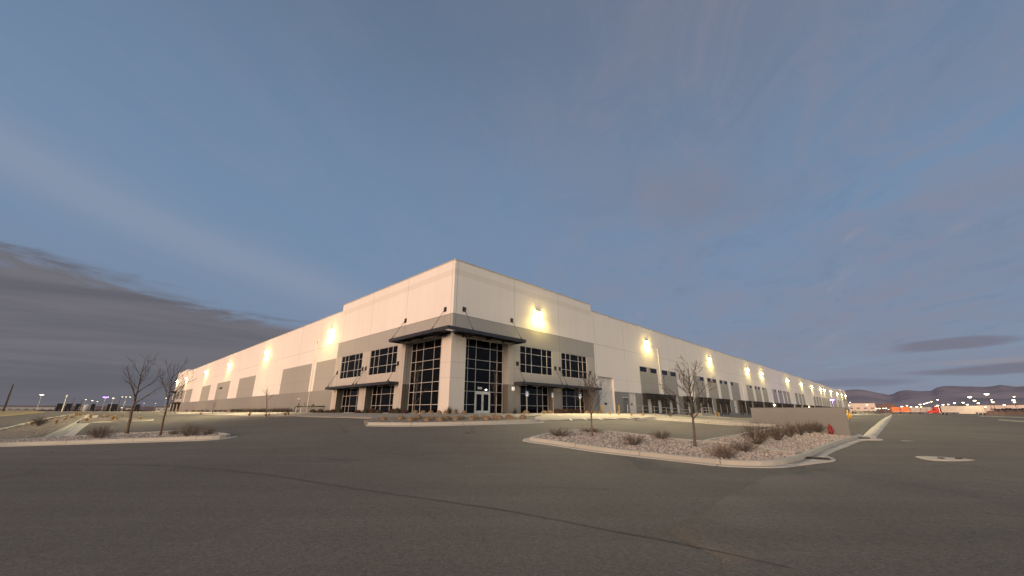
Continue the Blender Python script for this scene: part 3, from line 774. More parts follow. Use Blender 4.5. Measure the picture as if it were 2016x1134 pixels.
def window(face, hole, cols, rows, depth, name='window', mat='dark_glass', fw=.044, hide=None):
    a, b, c, e = hole; mb = MB(); S = [a + (b - a) * k for k in cols] if max(cols) <= 1.0 else list(cols)
    Zr = [c] + rows + [e]; d0, d1 = -depth + .0, -depth + .07
    for i, s in enumerate(S):
        o = fw if 0 < i < len(S) - 1 else 0
        s0 = s - fw / 2 if 0 < i < len(S) - 1 else (s if i == 0 else s - fw)
        bx(mb, face, s0, s0 + fw, d0, d1, c, e)
    for j, z in enumerate(Zr):
        z0 = z - fw / 2 if 0 < j < len(Zr) - 1 else (z if j == 0 else z - fw)
        for i in range(len(S) - 1):
            bx(mb, face, S[i] + fw / 2 + (fw / 2 if i == 0 else 0), S[i + 1] - fw / 2 - (fw / 2 if i == len(S) - 2 else 0), d0, d1 - .004, z0, z0 + fw)
    o = mb.build(name, 'mullion', wh)
    mb = MB(); ps = sorted(set(S)); zs = sorted(set(Zr))
    for i in range(len(ps) - 1):
        for j in range(len(zs) - 1):                      # each light tips a hair differently, as real glazing does
            t = rnd.uniform(-.006, .006); u = rnd.uniform(-.006, .006); dd = -depth + .02
            mb.quad([pos(face, ps[i], dd + t, zs[j]), pos(face, ps[i + 1], dd - t, zs[j]), pos(face, ps[i + 1], dd - t + u, zs[j + 1]), pos(face, ps[i], dd + t + u, zs[j + 1])])
    mb.build('pane', mat, o)
    return o
ROWU = [7.15, 8.53]; ROWG = [2.34, 3.73]
for hh in winR: window('R', hh, CR, ROWU, .12)
for hh in winL + mir(winL, LL): window('L', hh, CR, ROWU, .12)
for hh in gwR: window('R', hh, CR, ROWG, 1.0)
for hh in gwL + mir(gwL, LL): window('L', hh, CR, ROWG, 1.0)
window('R', sfR, [1.95, 3.07, 4.20, 6.34, 7.47, 8.40], [2.34, 3.73, 4.73, 6.14, 7.15, 8.53], 1.0, 'storefront_window')
window('L', sfL, [1.72, 3.08, 4.37, 6.48, 7.96, 8.95], [2.34, 3.73, 4.73, 6.14, 7.15, 8.53], 1.0, 'storefront_window')
window('L', mir([sfL], LL)[0], [LL - q for q in (8.95, 7.96, 6.48, 4.37, 3.08, 1.72)], [2.34, 3.73, 4.73, 6.14, 7.15, 8.53], 1.0, 'storefront_window')
for hh in clR:
    o = window('R', hh, [0, 1], [], .10, 'clerestory_window', 'clerestory_glass', .04)
# entrance doors
for k, (a, b) in enumerate(((4.235, 5.262), (5.278, 6.305))):
    mb = MB(); d0, d1 = -.93, -.86
    bx(mb, 'R', a, a + .13, d0, d1, 1.43, 3.62); bx(mb, 'R', b - .13, b, d0, d1, 1.43, 3.62)
    bx(mb, 'R', a + .13, b - .13, d0, d1 - .003, 3.45, 3.62); bx(mb, 'R', a + .13, b - .13, d0, d1 - .003, 1.43, 1.72)
    dr = mb.build('door', 'door_metal', wh)
    mb = MB(); bx(mb, 'R', a + .13, b - .13, d0 + .015, d0 + .04, 1.72, 3.45); mb.build('pane', 'dark_glass', dr)
    mb = MB(); s = b - .07 if k == 0 else a + .07
    mb.tube([pos('R', s, -.80, 2.2), pos('R', s, -.80, 2.7)], .018, 8); bx(mb, 'R', s - .01, s + .01, -.86, -.80, 2.24, 2.26); bx(mb, 'R', s - .01, s + .01, -.86, -.80, 2.64, 2.66)
    mb.build('handle', 'galv', dr)
mb = MB(); bx(mb, 'R', 4.14, 4.23, -.93, -.85, 1.43, 3.66); bx(mb, 'R', 6.31, 6.40, -.93, -.85, 1.43, 3.66); bx(mb, 'R', 4.235, 6.305, -.93, -.852, 3.625, 3.76)
mb.build('door_frame', 'door_metal', wh)
# canopies
def canopy(face, a, b, dep, zt, th, name, rods, corner=0, zrod=0, dr_=0, soff=True):
    mb = MB(); a2 = a
    bx(mb, face, a - corner, b, dep - .12, dep, zt - th, zt)                        # fascia channel
    bx(mb, face, b - .12, b, .01, dep - .121, zt - th, zt - .002)
    if not corner: bx(mb, face, a, a + .12, .01, dep - .121, zt - th, zt - .002)
    bx(mb, face, a + (.121 if not corner else 0), b - .121, .01, dep - .121, zt - .10, zt - .04)  # deck
    n = max(2, int((b - a) / 2.4))
    for i in range(1, n + (1 if corner else 0)):
        s = a + (b - a) * (i - (0.5 if corner else 0)) / n
        bx(mb, face, s - .07, s + .07, .012, dep - .122, zt - th - .06, zt - .101)
    bx(mb, face, a + .3, b - .3, .012, .13, zt - th + .02, zt - .102)
    o = mb.build('canopy', 'canopy_metal', wh)
    for s in rods:
        m2 = MB(); p0 = Vector(pos(face, s, .05, zrod)); p1 = Vector(pos(face, s, dr_, zt + .12))
        m2.tube([p0, p1], .028, 8); q = p0.lerp(p1, .86); m2.tube([q, p1], .05, 8)
        m2.tube([p0.lerp(p1, .03), p0.lerp(p1, .12)], .045, 8)
        bx(m2, face, s - .03, s + .03, dr_ - .12, dr_ + .1, zt + .002, zt + .18)
        m2.build('tie_rod', 'rod_metal', o)
        m2 = MB(); bx(m2, face, s - .24, s + .24, .004, .03, zrod - .26, zrod + .26); bx(m2, face, s - .04, s + .04, .03, .12, zrod - .16, zrod + .1)
        m2.build('mount_plate', 'plate_metal', o)
    return o
UC = 2.0
canopy('R', 0.0, 9.36, UC, 9.70, .36, 'canopy', [1.5, 8.96], corner=UC, zrod=12.28, dr_=1.6)
canopy('L', 0.0, 9.42, UC - .0, 9.702, .36, 'canopy', [1.4, 9.44], corner=UC - .125, zrod=12.25, dr_=1.6)
canopy('R', 9.33, 26.35, 1.35, 4.96, .33, 'canopy', [9.96, 17.31, 18.27, 25.6], zrod=7.13, dr_=1.1)
canopy('L', 9.78, 27.9, 1.35, 4.96, .33, 'canopy', [10.34, 18.54, 19.45, 27.59], zrod=7.12, dr_=1.1)
canopy('L', LL - 27.9, LL - 9.78, 1.35, 4.96, .33, 'canopy', [LL - 27.59, LL - 18.5], zrod=7.12, dr_=1.1)
canopy('L', LL - 9.4, LL - .2, 2.0, 9.7, .36, 'canopy', [LL - 9.2, LL - 1.5], zrod=12.25, dr_=1.6)
# light soffit strips seen under the canopies between the outriggers
for face, a, b in (('R', 2.0, 9.1), ('L', 1.9, 9.1)):
    mb = MB(); n = 3
    for i in range(n):
        s0 = a + (b - a) * i / n + .25; s1 = a + (b - a) * (i + 1) / n - .25
        bx(mb, face, s0, s1, .2, .85, 9.22, 9.335)
    mb.build('soffit_panel', 'soffit', wh)
# roll-up door and pedestrian door
mb = MB()
zz = 1.42
while zz < 6.7:
    bx(mb, 'R', roll[0], roll[1], -.35, -.30 + (.0 if int((zz - 1.42) / .6) % 2 else .004), zz, min(zz + .588, 6.75)); zz += .6
o = mb.build('rollup_door', 'dock_white', wh)
mb = MB(); bx(mb, 'R', 29.5, 30.25, -.296, -.285, 2.66, 2.98); mb.build('vision_window', 'window_dark', o)
mb = MB(); bx(mb, 'R', ped[0] + .03, ped[1] - .03, -.13, -.07, 1.43, 3.64)
o = mb.build('door', 'man_door', wh); mb = MB(); mb.tube([pos('R', 36.1, -.07, 2.4), pos('R', 36.1, -.01, 2.4), pos('R', 35.95, -.01, 2.4)], .015, 6); mb.build('handle', 'galv', o)
mb = MB(); bx(mb, 'R', 34.6, 36.45, .003, .16, 3.80, 3.88); mb.build('drip_cap', 'white_metal', wh)
mb = MB(); bx(mb, 'L', 41.0, 42.5, .003, .14, 3.58, 3.70); mb.build('drip_cap', 'white_metal', wh)
mb = MB(); bx(mb, 'L', 41.1, 42.4, .003, .035, 1.4, 3.5); o = mb.build('door', 'plinth_paint', wh)
mb = MB(); mb.tube([pos('L', 42.2, .035, 2.4), pos('L', 42.2, .09, 2.4), pos('L', 42.05, .09, 2.4)], .015, 6); mb.build('handle', 'galv', o)
# dock doors: white sectional doors without hoods
for i, (a, b) in enumerate(WDOOR):
    mb = MB(); zz = 1.48
    while zz < 4.6:
        bx(mb, 'R', a + .002, b - .002, -.13, -.10 + (.0 if int((zz - 1.48) / .53) % 2 else .004), zz, min(zz + .52, 4.655)); zz += .53
    o = mb.build('dock_door', 'dock_white', wh); cm = (a + b) / 2 - .25
    mb = MB(); bx(mb, 'R', cm - .3, cm + .3, -.096, -.085, 2.72, 2.98); mb.build('vision_window', 'window_dark', o)
# docks with dark foam hoods; parts share their meshes
proto = None
for i, c in enumerate(DOCK):
    if i == 0:
        mb = MB(); D = .62
        for x0, x1 in ((-1.85, -1.32), (1.32, 1.85)):
            i0 = len(mb.v); pr = [(x0, -.003), (x1, -.003), (x1 - .06, -D), (x0 + .06, -D)]
            for zc in (1.5, 4.1):
                for x, y in pr: mb.v.append((x, y, zc))
            for q in ((0, 1, 5, 4), (1, 2, 6, 5), (2, 3, 7, 6), (3, 0, 4, 7), (0, 3, 2, 1), (4, 5, 6, 7)): mb.f.append(tuple(i0 + k for k in q)); mb.uv.append([(0, 0)] * 4); mb.mi.append(0)
        mb.box(-1.85, 1.85, -D - .03, -.003, 4.103, 4.62); mb.box(-1.9, 1.9, -D - .16, -.003, 4.623, 4.75); mb.box(-1.3, 1.3, -D + .1, -D + .14, 3.75, 4.10)
        seal = mb.build('dock_hood', 'seal_foam', wh, loc=(c, 0, 0))
        mb = MB(); zz = 1.48
        while zz < 4.2:
            mb.box(-1.348, 1.348, .10 - (.0 if int((zz - 1.48) / .47) % 2 else .004), .13, zz, min(zz + .46, 4.295)); zz += .47
        door = mb.build('dock_door', 'dock_white', wh, loc=(c, 0, 0))
        mb = MB(); mb.box(-.95, -.55, .08, .094, 2.7, 2.95); vw = mb.build('vision_window', 'window_dark', door)
        mb = MB(); mb.box(-.15, .15, -.13, -.003, 1.0, 1.46); bump = mb.build('bumper', 'rubber', wh, loc=(c - .95, 0, 0))
        bump2 = bump.copy(); COL.objects.link(bump2); bump2.parent = wh; bump2.location = (c + .9, 0, 0)
    else:
        for o, dxx in ((seal, 0), (door, 0), (bump, -.95), (bump, .9)):
            q = o.copy(); COL.objects.link(q); q.parent = wh; q.location = (c + dxx, 0, 0)
            if o is door: k2 = vw.copy(); COL.objects.link(k2); k2.parent = q
# downspouts
for face, s in (('R', 49.4), ('R', 103.), ('L', 37.3)):
    mb = MB(); p = pos(face, s, .09, 0); mb.tube([(p[0], p[1], 1.5), (p[0], p[1], 13.0)], .055, 10); bx(mb, face, s - .14, s + .14, .004, .18, 13.002, 13.3)
    mb.build('downspout', 'dock_white', wh)
# address plate, sconces, cameras
mb = MB(); bx(mb, 'R', 4.55, 5.16, -.915, -.895, 3.98, 4.22); o = mb.build('address_plate', 'sign_white', wh)
mb = MB()
for k in range(5): bx(mb, 'R', 4.66 + k * .085, 4.71 + k * .085, -.894, -.890, 4.06, 4.15)
mb.build('plate_figures', 'iron', o)
mb = MB(); mb.lathe([(.02, -.07), (.09, -.05), (.10, 0), (.09, .05), (.02, .07)], 12, pos('R', 5.75, -.86, 3.95)); mb.build('glass_glint', 'glint_glow', wh, True)  # glowing button added on the glass in place of a reflected lamp
mb = MB(); bx(mb, 'R', 9.0, 9.34, .003, .14, 3.98, 4.38); mb.build('sconce', 'sconce_lens', wh)
for face, s in (('L', 1.15), ('L', .8), ('R', 1.3), ('R', 1.75)):
    mb = MB(); p = Vector(pos(face, s, .22, 9.2)); mb.lathe([(.02, .1), (.09, .1), (.09, .02), (.07, -.05), (.02, -.09)], 10, p); bx(mb, face, s - .03, s + .03, .01, .2, 9.24, 9.30)
    mb.build('security_camera', 'plate_metal', wh)
# dark vent on a far panel
mb = MB(); bx(mb, 'L', 103.5, 106.6, .003, .12, 7.6, 8.0); mb.build('vent', 'plate_metal', wh)

# ------------------------------------------------------------------ wall lights (each a fixture with lamp, hung on the wall)
def wpos(face, s, d, z):
    p = pos(face, s, d, z); x, y = p[0], p[1]
    return (C0[0] + x * eR[0] + y * eL[0], C0[1] + x * eR[1] + y * eL[1], z)
spot = bpy.data.lights.new('flood', 'SPOT'); spot.energy = 42000.; spot.color = (1., .82, .48); spot.spot_size = math.radians(118); spot.spot_blend = 1.; spot.shadow_soft_size = .25
fan = bpy.data.lights.new('fan', 'SPOT'); fan.energy = 720.; fan.color = (1., .73, .19); fan.spot_size = math.radians(112); fan.spot_blend = 1.; fan.shadow_soft_size = .12
def fixture_meshes():
    mb = MB(); mb.box(-.38, .38, -.06, 0, -.36, .40); mb.box(-.38, .38, -.24, -.062, .335, .40)   # back plate and hood
    hs = mb.build('housing', 'fixture')
    mb = MB(); n1, n2 = 9, 16; rows = []                                                       # domed glass
    for a in range(n1 + 1):
        f = math.pi / 2 * a / n1; y = -.062 - .42 * math.sin(f); c = max(.02, math.cos(f))
        rows.append([(.35 * c * math.cos(6.2832 * b / n2), y, -.02 + .33 * c * math.sin(6.2832 * b / n2) - .10 * math.sin(f)) for b in range(n2)])
    for a in range(n1):
        for b in range(n2): mb.quad([rows[a][b], rows[a][(b + 1) % n2], rows[a + 1][(b + 1) % n2], rows[a + 1][b]])
    mb.quad(rows[-1])
    ln = mb.build('lens', 'lamp_lens', None, True)
    return hs, ln
hs0, ln0 = fixture_meshes(); first = True
FR = [14.0, 45.2, 78.5, 111.0, 127.4, 167.1, 196.6, 223.9, 251.5, 264.9, 291.7, 323.6, 348.9, 371.9]; FL = [32.1, 66.1, 100.2, 131.9, 170.8, 194.8]
for face, lst in (('R', FR), ('L', FL)):
    for i, s in enumerate(lst):
        side = 'dock wall' if face == 'R' else 'long blank wall'
        lab = 'lit yellow wall light high on the %s, %s from the office corner' % (side, ORD[i])
        if face == 'R' and i == 0: lab = 'lit yellow wall light above the office windows, glaring brightest of all'
        t = thing('wall_light', lab, 'wall light', wpos(face, s, .003, 13.95), RZ if face == 'R' else RZ - math.pi / 2, 'lit wall lights along the warehouse')
        if first: a, b = hs0, ln0; first = False
        else: a, b = hs0.copy(), ln0.copy(); COL.objects.link(a); COL.objects.link(b)
        a.parent = t; b.parent = t
        for ld, loc, aim in ((spot, (0, -.75, -.36), (0, -1.45, -1)), (fan, (-.2, -.50, -.5), (-.62, .22, -.9)), (fan, (.2, -.50, -.5), (.62, .22, -.9))):
            lo = bpy.data.objects.new('bulb', ld); COL.objects.link(lo); lo.parent = t; lo.location = loc
            lo.rotation_euler = Vector(aim).to_track_quat('-Z', 'Y').to_euler()
# low lamps by the dock doors
dl = bpy.data.lights.new('dock_lamp', 'POINT'); dl.energy = 45.; dl.color = (1., .8, .35); dl.shadow_soft_size = .12
for i, s in enumerate([64.1, 137.1, 204.4, 214.2, 276.4]):
    lab = 'small lit yellow lamp over the stair landing beside the dock doors' if i == 0 else 'small lit yellow lamp low on the dock wall, %s beyond the stair landing' % ORD[i - 1]
    t = thing('dock_lamp', lab, 'wall light', wpos('R', s, .003, 4.2), RZ, 'low lamps by the dock doors')
    mb = MB(); mb.box(-.16, .16, -.2, 0, .10, .22); mb.build('housing', 'fixture', t)
    mb = MB(); q = 1. if i == 0 else 1.7; mb.box(-.14 * q, .14 * q, -.2, -.02, -.26 * q, .098); mb.build('lens', 'dock_lamp_lens', t)
    lo = bpy.data.objects.new('bulb', dl); COL.objects.link(lo); lo.parent = t; lo.location = (0, -.6, -.2)

#SPLIT
# ------------------------------------------------------------------ screen wall, hydrant, drain grate, lids
W0, W1 = Vector(xy(wallA, 29.55)), Vector(xy(wallA, 23.85))
wl = thing('screen_wall', 'plain grey concrete screen wall standing behind the red fire hydrant', 'wall', (W0.x, W0.y, 0), math.atan2(W1.y - W0.y, W1.x - W0.x))
Lw = (W1 - W0).length; mb = MB()
n = 40
for i in range(n):                              # slightly uneven rendered face, built as one solid
    pass
mb.box(0, Lw, -.16, 0, -.5, 1.93)
for f in range(len(mb.uv)): mb.uv[f] = [(mb.v[k][0], mb.v[k][2]) for k in mb.f[f]]
mb.build('wall_panel', 'screen_paint', wl, bevel=.03)
mb = MB(); mb.box(-.015, Lw + .015, -.175, .015, 1.931, 1.955); mb.build('cap', 'plinth_paint', wl)

hp = (0, 0); r_ = ray(1637, 856); A0, B0 = ab(0, 0); A1, B1 = ab(r_[0], r_[1]); k_ = (10.3 - A0) / (A1 - A0)
hx, hy, hz = r_[0] * k_, r_[1] * k_, EYE + r_[2] * k_
hy_ = thing('fire_hydrant', 'red fire hydrant standing in gravel before the grey screen wall', 'fire hydrant', (hx, hy, hz - .06), .5)
mb = MB(); mb.lathe([(.17, 0), (.17, .05), (.115, .06), (.11, .14), (.15, .15), (.15, .19), (.105, .2), (.10, .46), (.135, .47), (.135, .52)], 20); mb.build('barrel', 'red_paint', hy_, True)
mb = MB(); mb.lathe([(.135, .522), (.13, .56), (.10, .63), (.05, .67), (.035, .68), (.035, .74), (.0, .745)], 20); mb.build('bonnet', 'red_paint', hy_, True)
def capm(ang, r, z, L):
    mb = MB(); dd = Vector((math.cos(ang), math.sin(ang), 0)); c = Vector((0, 0, z))
    mb.tube([c + dd * .09, c + dd * (.09 + L * .55)], r * .8, 12); mb.tube([c + dd * (.09 + L * .5), c + dd * (.09 + L)], r, 12); mb.tube([c + dd * (.09 + L), c + dd * (.12 + L)], .02, 5)
    return mb
for an, r, z in ((-1.2, .085, .36), (.37, .055, .40), (3.51, .055, .40)): capm(an, r, z, .11).build('outlet_cap', 'hydrant_cap', hy_, False)
# drain grate set in the apron
def grate(pxs, name, lab):
    q = [GM(*p) for p in pxs]; c = sum((Vector(p) for p in q), Vector()) / 4; t = thing(name, lab, 'drain', (c.x, c.y, c.z + .04))
    mb = MB(); a, b, cc, dd = [Vector(p) - c for p in q]
    for v in (a, b, cc, dd): v.z = 0
    mb.quad([a, b, cc, dd]); mb.build('sump', 'rubber', t)
    mb = MB(); n = 14
    for i in range(n + 1):
        u = i / n; p0, p1 = a.lerp(b, u), dd.lerp(cc, u); mb.tube([p0 + Vector((0, 0, .012)), p1 + Vector((0, 0, .012))], .012, 4)
    for p0, p1 in ((a, b), (dd, cc)): mb.tube([p0 + Vector((0, 0, .012)), p1 + Vector((0, 0, .012))], .02, 4)
    mb.build('bars', 'iron', t)
grate([(1583, 902.5), (1632, 905.3), (1636, 907.6), (1588, 905)], 'storm_drain', 'dark iron storm drain grate in the concrete apron near the planted corner')
grate([(1690, 863.3), (1712, 863.6), (1714, 864.8), (1692, 864.6)], 'storm_drain', 'far dark storm drain grate at the foot of the long concrete gutter')
for k, (px, py) in enumerate(((1853, 903), (1888, 904))):
    p = GM(px, py); mb = MB(); mb.lathe([(.33, 0), (.33, .02), (.30, .026), (.28, .02), (.0, .022)], 20)
    o = mb.build('manhole_cover', 'iron', loc=(p[0], p[1], p[2] + .012)); o.scale = (.30, .30, 1)
    tag(o, ['round iron cover in the concrete collar, nearer the planted corner', 'round iron cover in the concrete collar, farther out in the lane'][k], 'manhole cover')

# ------------------------------------------------------------------ bollards, rails, steps, signs
def bollard(loc, label, hgt=1.2, r=.085):
    t = thing('bollard', label, 'bollard', loc, 0, 'yellow steel bollards')
    mb = MB(); mb.lathe([(r, -.1), (r, hgt - .06), (r * .9, hgt - .02), (r * .5, hgt), (0, hgt + .01)], 14); mb.build('post', 'yellow_paint', t, True)
    mb = MB(); mb.lathe([(r + .06, -.05), (r + .06, .03), (r + .005, .05)], 14); mb.build('base_collar', 'kerb_concrete', t)
p = on_face(1187, 812, 'R', 1.1); bollard(p, 'yellow bollard beside the roll-up door, on the office side', 1.25)
p = on_face(1219.5, 811, 'R', 1.1); bollard(p, 'yellow bollard between the roll-up door and the grey steel door', 1.25)
st0 = 1.45
def foot(s, d): 
    x, y = xy(s, d); return (x, y, h(x, y))
bp = on_face(1410.5, 826, 'R', 2.2); bollard((bp[0], bp[1], h(bp[0], bp[1]) - .05), 'yellow bollard at the foot of the dock stair, nearer the steps', 1.35, .1)
bp = on_face(1417, 825.8, 'R', 2.2); bollard((bp[0], bp[1], h(bp[0], bp[1]) - .05), 'yellow bollard at the foot of the dock stair, away from the steps', 1.35, .1)
for k, px in enumerate((1668.5, 1672.5)):
    p = at_dist(px, 120); bollard(p, ['tall yellow bollard by the far end of the warehouse, close to the wall', 'tall yellow bollard by the far end of the warehouse, on the lane side'][k], 1.9 if k == 0 else 1.3, .14)

# guard rail along the dock approach
rl = thing('guard_rail', 'galvanised two-bar guard rail along the pavement edge before the dock doors', 'railing')
tops = [(1236.5, 797.5), (1266.5, 798.6), (1288.5, 800.4), (1312.5, 802.6), (1337, 805.2), (1362, 807.6)]
bots = [(1236.5, 813.6), (1266.5, 814.2), (1289, 815.8), (1313, 817.3), (1338, 820), (1363, 822.6)]
T = []
for i, (t_, b_) in enumerate(zip(tops, bots)):
    d_ = 6.6 + i * .1; q = on_face(b_[0], b_[1], 'R', d_); r2 = ray(*t_); D0 = math.hypot(q[0], q[1]); zt = EYE + r2[2] * D0 / math.hypot(r2[0], r2[1])
    T.append((Vector((q[0], q[1], min(q[2], zt - .9) - .1)), Vector((q[0], q[1], zt))))
mb = MB()
mb.tube([t for b, t in T], .028, 8); mb.build('top_bar', 'galv', rl)
mb = MB(); mb.tube([b.lerp(t, .53) + Vector((0, 0, 0)) for b, t in T], .024, 8); mb.build('mid_bar', 'galv', rl)
for b, t in T:
    mb = MB(); mb.tube([b, t], .03, 8); mb.build('post', 'galv', rl)
# stair with landing at the personnel door by the docks
sr = thing('dock_stair', 'concrete stair and landing with pale pipe handrails beside the dock doors', 'stair', (C0[0], C0[1], 0), RZ)
zl = 1.48; s0, s1, s2 = 63.2, 69.0, 75.2; gz = .36
mb = MB(); mb.box(s0, s1, -1.9, -.05, -.2, zl)
ns = 7
for i in range(ns):
    a = s1 + (s2 - s1) * .72 * i / ns; mb.box(a, s1 + (s2 - s1) * .72 * (i + 1) / ns, -1.9, -.05, -.2, zl - (zl - gz) * (i + 1) / (ns + 1))
mb.build('steps', 'kerb_concrete', sr)
for y in (-1.84, -.2):
    mb = MB(); e = s1 + (s2 - s1) * .74
    for dz_ in (1.07, .55): mb.tube(([(s0, y, zl + dz_)] if y < -1 else []) + [(s1, y, zl + dz_), (e, y, gz + dz_)] if y < -1 else [(s1 - 2.4, y, zl + dz_), (s1, y, zl + dz_), (e, y, gz + dz_)], .03, 7)
    for s in ((s0, s0 + 2.9, s1) if y < -1 else (s1,)): mb.tube([(s, y, zl), (s, y, zl + 1.07)], .03, 7)
    mb.tube([((s1 + e) / 2, y, (zl + gz) / 2), ((s1 + e) / 2, y, (zl + gz) / 2 + 1.07)], .03, 7); mb.tube([(e, y, gz), (e, y, gz + 1.07)], .03, 7)
    mb.build('handrail', 'white_metal', sr)
# parking signs for disabled drivers
def sign(loc, rz, label, top=2.35, edge=False):
    t = thing('parking_sign', label, 'sign', loc, rz, 'parking signs before the office')
    mb = MB(); mb.box(-.028, .028, -.028, .028, 0, top); mb.build('post', 'galv', t)
    mb = MB(); mb.box(-.16, .16, -.045, -.03, top - .52, top); pl_ = mb.build('plate', 'sign_blue', t)
    mb = MB(); mb.box(-.145, .145, -.05, -.046, top - .5, top - .32)
    m2 = MB()
    m2.lathe([(.0, -.002), (.03, -.002), (.03, .002), (0, .002)], 10); 
    mb.tube([(.0, -.05, top - .08), (.0, -.05, top - .12)], .026, 8)
    mb.box(-.02, .02, -.052, -.046, top - .22, top - .10); mb.box(-.02, .07, -.052, -.046, top - .235, top - .20)
    for k in range(12):
        a0, a1 = math.radians(200 + k * 20), math.radians(220 + k * 20); rr = .075
        mb.tube([(rr * math.cos(a0), -.05, top - .23 + rr * math.sin(a0)), (rr * math.cos(a1), -.05, top - .23 + rr * math.sin(a1))], .009, 4, False)
    mb.build('symbol', 'sign_white', pl_)
p = on_face(1037.7, 814, 'R', 3.3); sign(p, RZ - .5, 'blue and white disabled parking sign on a pole, nearest the entrance doors')
p = on_face(1143.6, 815.3, 'R', 4.0); sign(p, RZ - .5, 'blue and white disabled parking sign on a pole beside the thick bare tree')
p = on_face(1089.5, 815.3, 'R', 3.6); sign(p, RZ - 1.75, 'disabled parking sign on a pole turned edge-on, between the other two signs')
# pipework by the long wall
q = on_face(600, 815.3, 'L', 1.6)
bf = thing('backflow_pipes', 'dark green pipe and valve assembly standing against the long grey wall', 'pipes', (q[0], q[1], h(q[0], q[1])), RZ - math.pi / 2)
mb = MB(); mb.tube([(-4.6, 0, -.1), (-4.6, 0, .80), (-4.5, 0, .92), (-4.35, 0, .95), (3.0, 0, .95)], .085, 10)
for x in (-3.6, -2.4, 2.2): mb.tube([(x, 0, .95), (x + .3, 0, .95)], .15, 12)
mb.build('pipe', 'pipe_green', bf)
for x in (-4.1, -2.0): mb = MB(); mb.tube([(x, 0, 0), (x, 0, .87)], .045, 8); mb.build('support', 'white_metal', bf)
for x in (-3.2, -.6):
    mb = MB(); mb.tube([(x, 0, 1.03), (x, 0, 1.55 if x > -1 else 1.3)], .04, 8)
    if x < -1: mb.tube([(x - .16, 0, 1.25), (x + .2, 0, 1.42)], .07, 8)
    else: mb.lathe([(.0, 1.5), (.12, 1.5), (.12, 1.53), (0, 1.53)], 12, (x, 0, 0))
    mb.build('valve', 'pipe_green', bf)
mb = MB(); mb.tube([(3.0, 0, .95), (3.35, 0, .95), (3.4, .3, .95), (3.4, 1.5, .95)], .085, 10); mb.tube([(2.6, 0, 1.1), (2.9, 0, 1.15)], .12, 8); mb.build('elbow', 'pipe_green', bf)

# ------------------------------------------------------------------ bare trees
def limb(mb, p, d, L, r0, r1, R, segs=6, wig=.10, lift=.0, n=6):
    pts = [Vector(p)]; rads = [r0]; d = Vector(d).normalized()
    for i in range(segs):
        d = (d + Vector((R.gauss(0, wig), R.gauss(0, wig), R.gauss(0, wig) * .6 + lift))).normalized()
        pts.append(pts[-1] + d * L / segs); rads.append(r0 + (r1 - r0) * (i + 1) / segs)
    mb.tube(pts, rads, n, True); return pts, rads, d
def twigs(mb, pts, rads, R, level, L, count, spread, lift, start=.25):
    for k in range(count):
        t = start + (1 - start) * (k + R.random()) / count; f = t * (len(pts) - 1); i = min(int(f), len(pts) - 2)
        p = pts[i].lerp(pts[i + 1], f - i); dd = (pts[i + 1] - pts[i]).normalized(); r = max(.0045, rads[i] * .55)
        a = R.uniform(0, 6.283); side = dd.cross(Vector((math.cos(a), math.sin(a), .2))).normalized()
        nd = (dd * math.cos(spread) + side * math.sin(spread)).normalized(); l2 = L * R.uniform(.6, 1.15) * (1.15 - .45 * t)
        pp, rr, _ = limb(mb, p, nd, l2, r, .0032, R, 5, .12, lift, 4 if level else 3)
        if level > 0: twigs(mb, pp, rr, R, level - 1, l2 * .45, 3 if level == 1 else 4, spread * .9, lift, .2)
def bare_tree(label, loc, H, fork, r0, seed, nl=9, spread=.75, lift=.05, twl=.55, lean=(0, 0), bark='bark_brown', width=.42, name='bare_tree', group=None, levels=1, up=.3):
    R = random.Random(seed); t = thing(name, label, 'tree', loc, 0, group)
    tr = MB(); cr = MB()
    nseg = 14; pts = []; rads = []; x = y = 0.
    for i in range(nseg + 1):
        u = i / nseg; x += R.gauss(0, .012) * H * .25 + lean[0] / nseg; y += R.gauss(0, .012) * H * .25 + lean[1] / nseg
        pts.append(Vector((x, y, u * H - .08))); f = fork / H
        rads.append(r0 * (1.0 - .30 * min(1, u / f)) if u < f else max(.006, r0 * .62 * (1 - (u - f) / (1 - f)) ** .9 + .004))
    rads[0] *= 1.35
    k = max(2, int(fork / H * nseg) + 1)
    tr.tube(pts[:k + 1], rads[:k + 1], 10)
    cr.tube(pts[k:], rads[k:], 7)
    for i in range(nl):
        u = (fork / H) + (1 - fork / H) * .78 * (i / nl) ** 1.1; f = u * nseg; j = min(int(f), nseg - 1); p = pts[j].lerp(pts[j + 1], f - j)
        a = i * 2.4 + R.uniform(-.4, .4); sp = spread * R.uniform(.8, 1.15) * (1.05 - .35 * i / nl)
        nd = Vector((math.cos(a) * math.sin(sp), math.sin(a) * math.sin(sp), math.cos(sp)))
        L = H * width * (1.08 - .62 * i / nl) * R.uniform(.85, 1.1)
        pp, rr, _ = limb(cr, p, nd, L, max(.014, rads[j] * .62), .005, R, 8, .07, lift, 5)
        twigs(cr, pp, rr, R, levels, L * .5 * twl / .55, 5, .55, up * .2, .25)
    twigs(cr, pts[k:], rads[k:], R, levels, H * .16, 7, .6, .05, .3)
    tr.build('trunk', bark, t, True); cr.build('branches', 'twig' if bark != 'bark_grey' else 'bark_grey', t, True)
    return t
def hgt(px, py, tx, ty):
    q = GM(px, py, .1); return q, z_at(tx, ty, math.hypot(q[0], q[1])) - q[2]
q, H = hgt(250, 855, 281, 704); bare_tree('bigger bare tree with an orange-brown trunk on the kerbed island', (q[0], q[1], q[2] + .1), H, 1.75, .085, 11, 9, .80, .035, .5, (-.2, 0), 'bark_brown', .46)
q, H = hgt(315, 858, 340, 717); bare_tree('slimmer bare tree on the kerbed island, partly before the far end of the warehouse', (q[0], q[1], q[2] + .1), H, 1.5, .058, 23, 9, .75, .045, .5, (-.12, 0), 'bark_brown', .45)
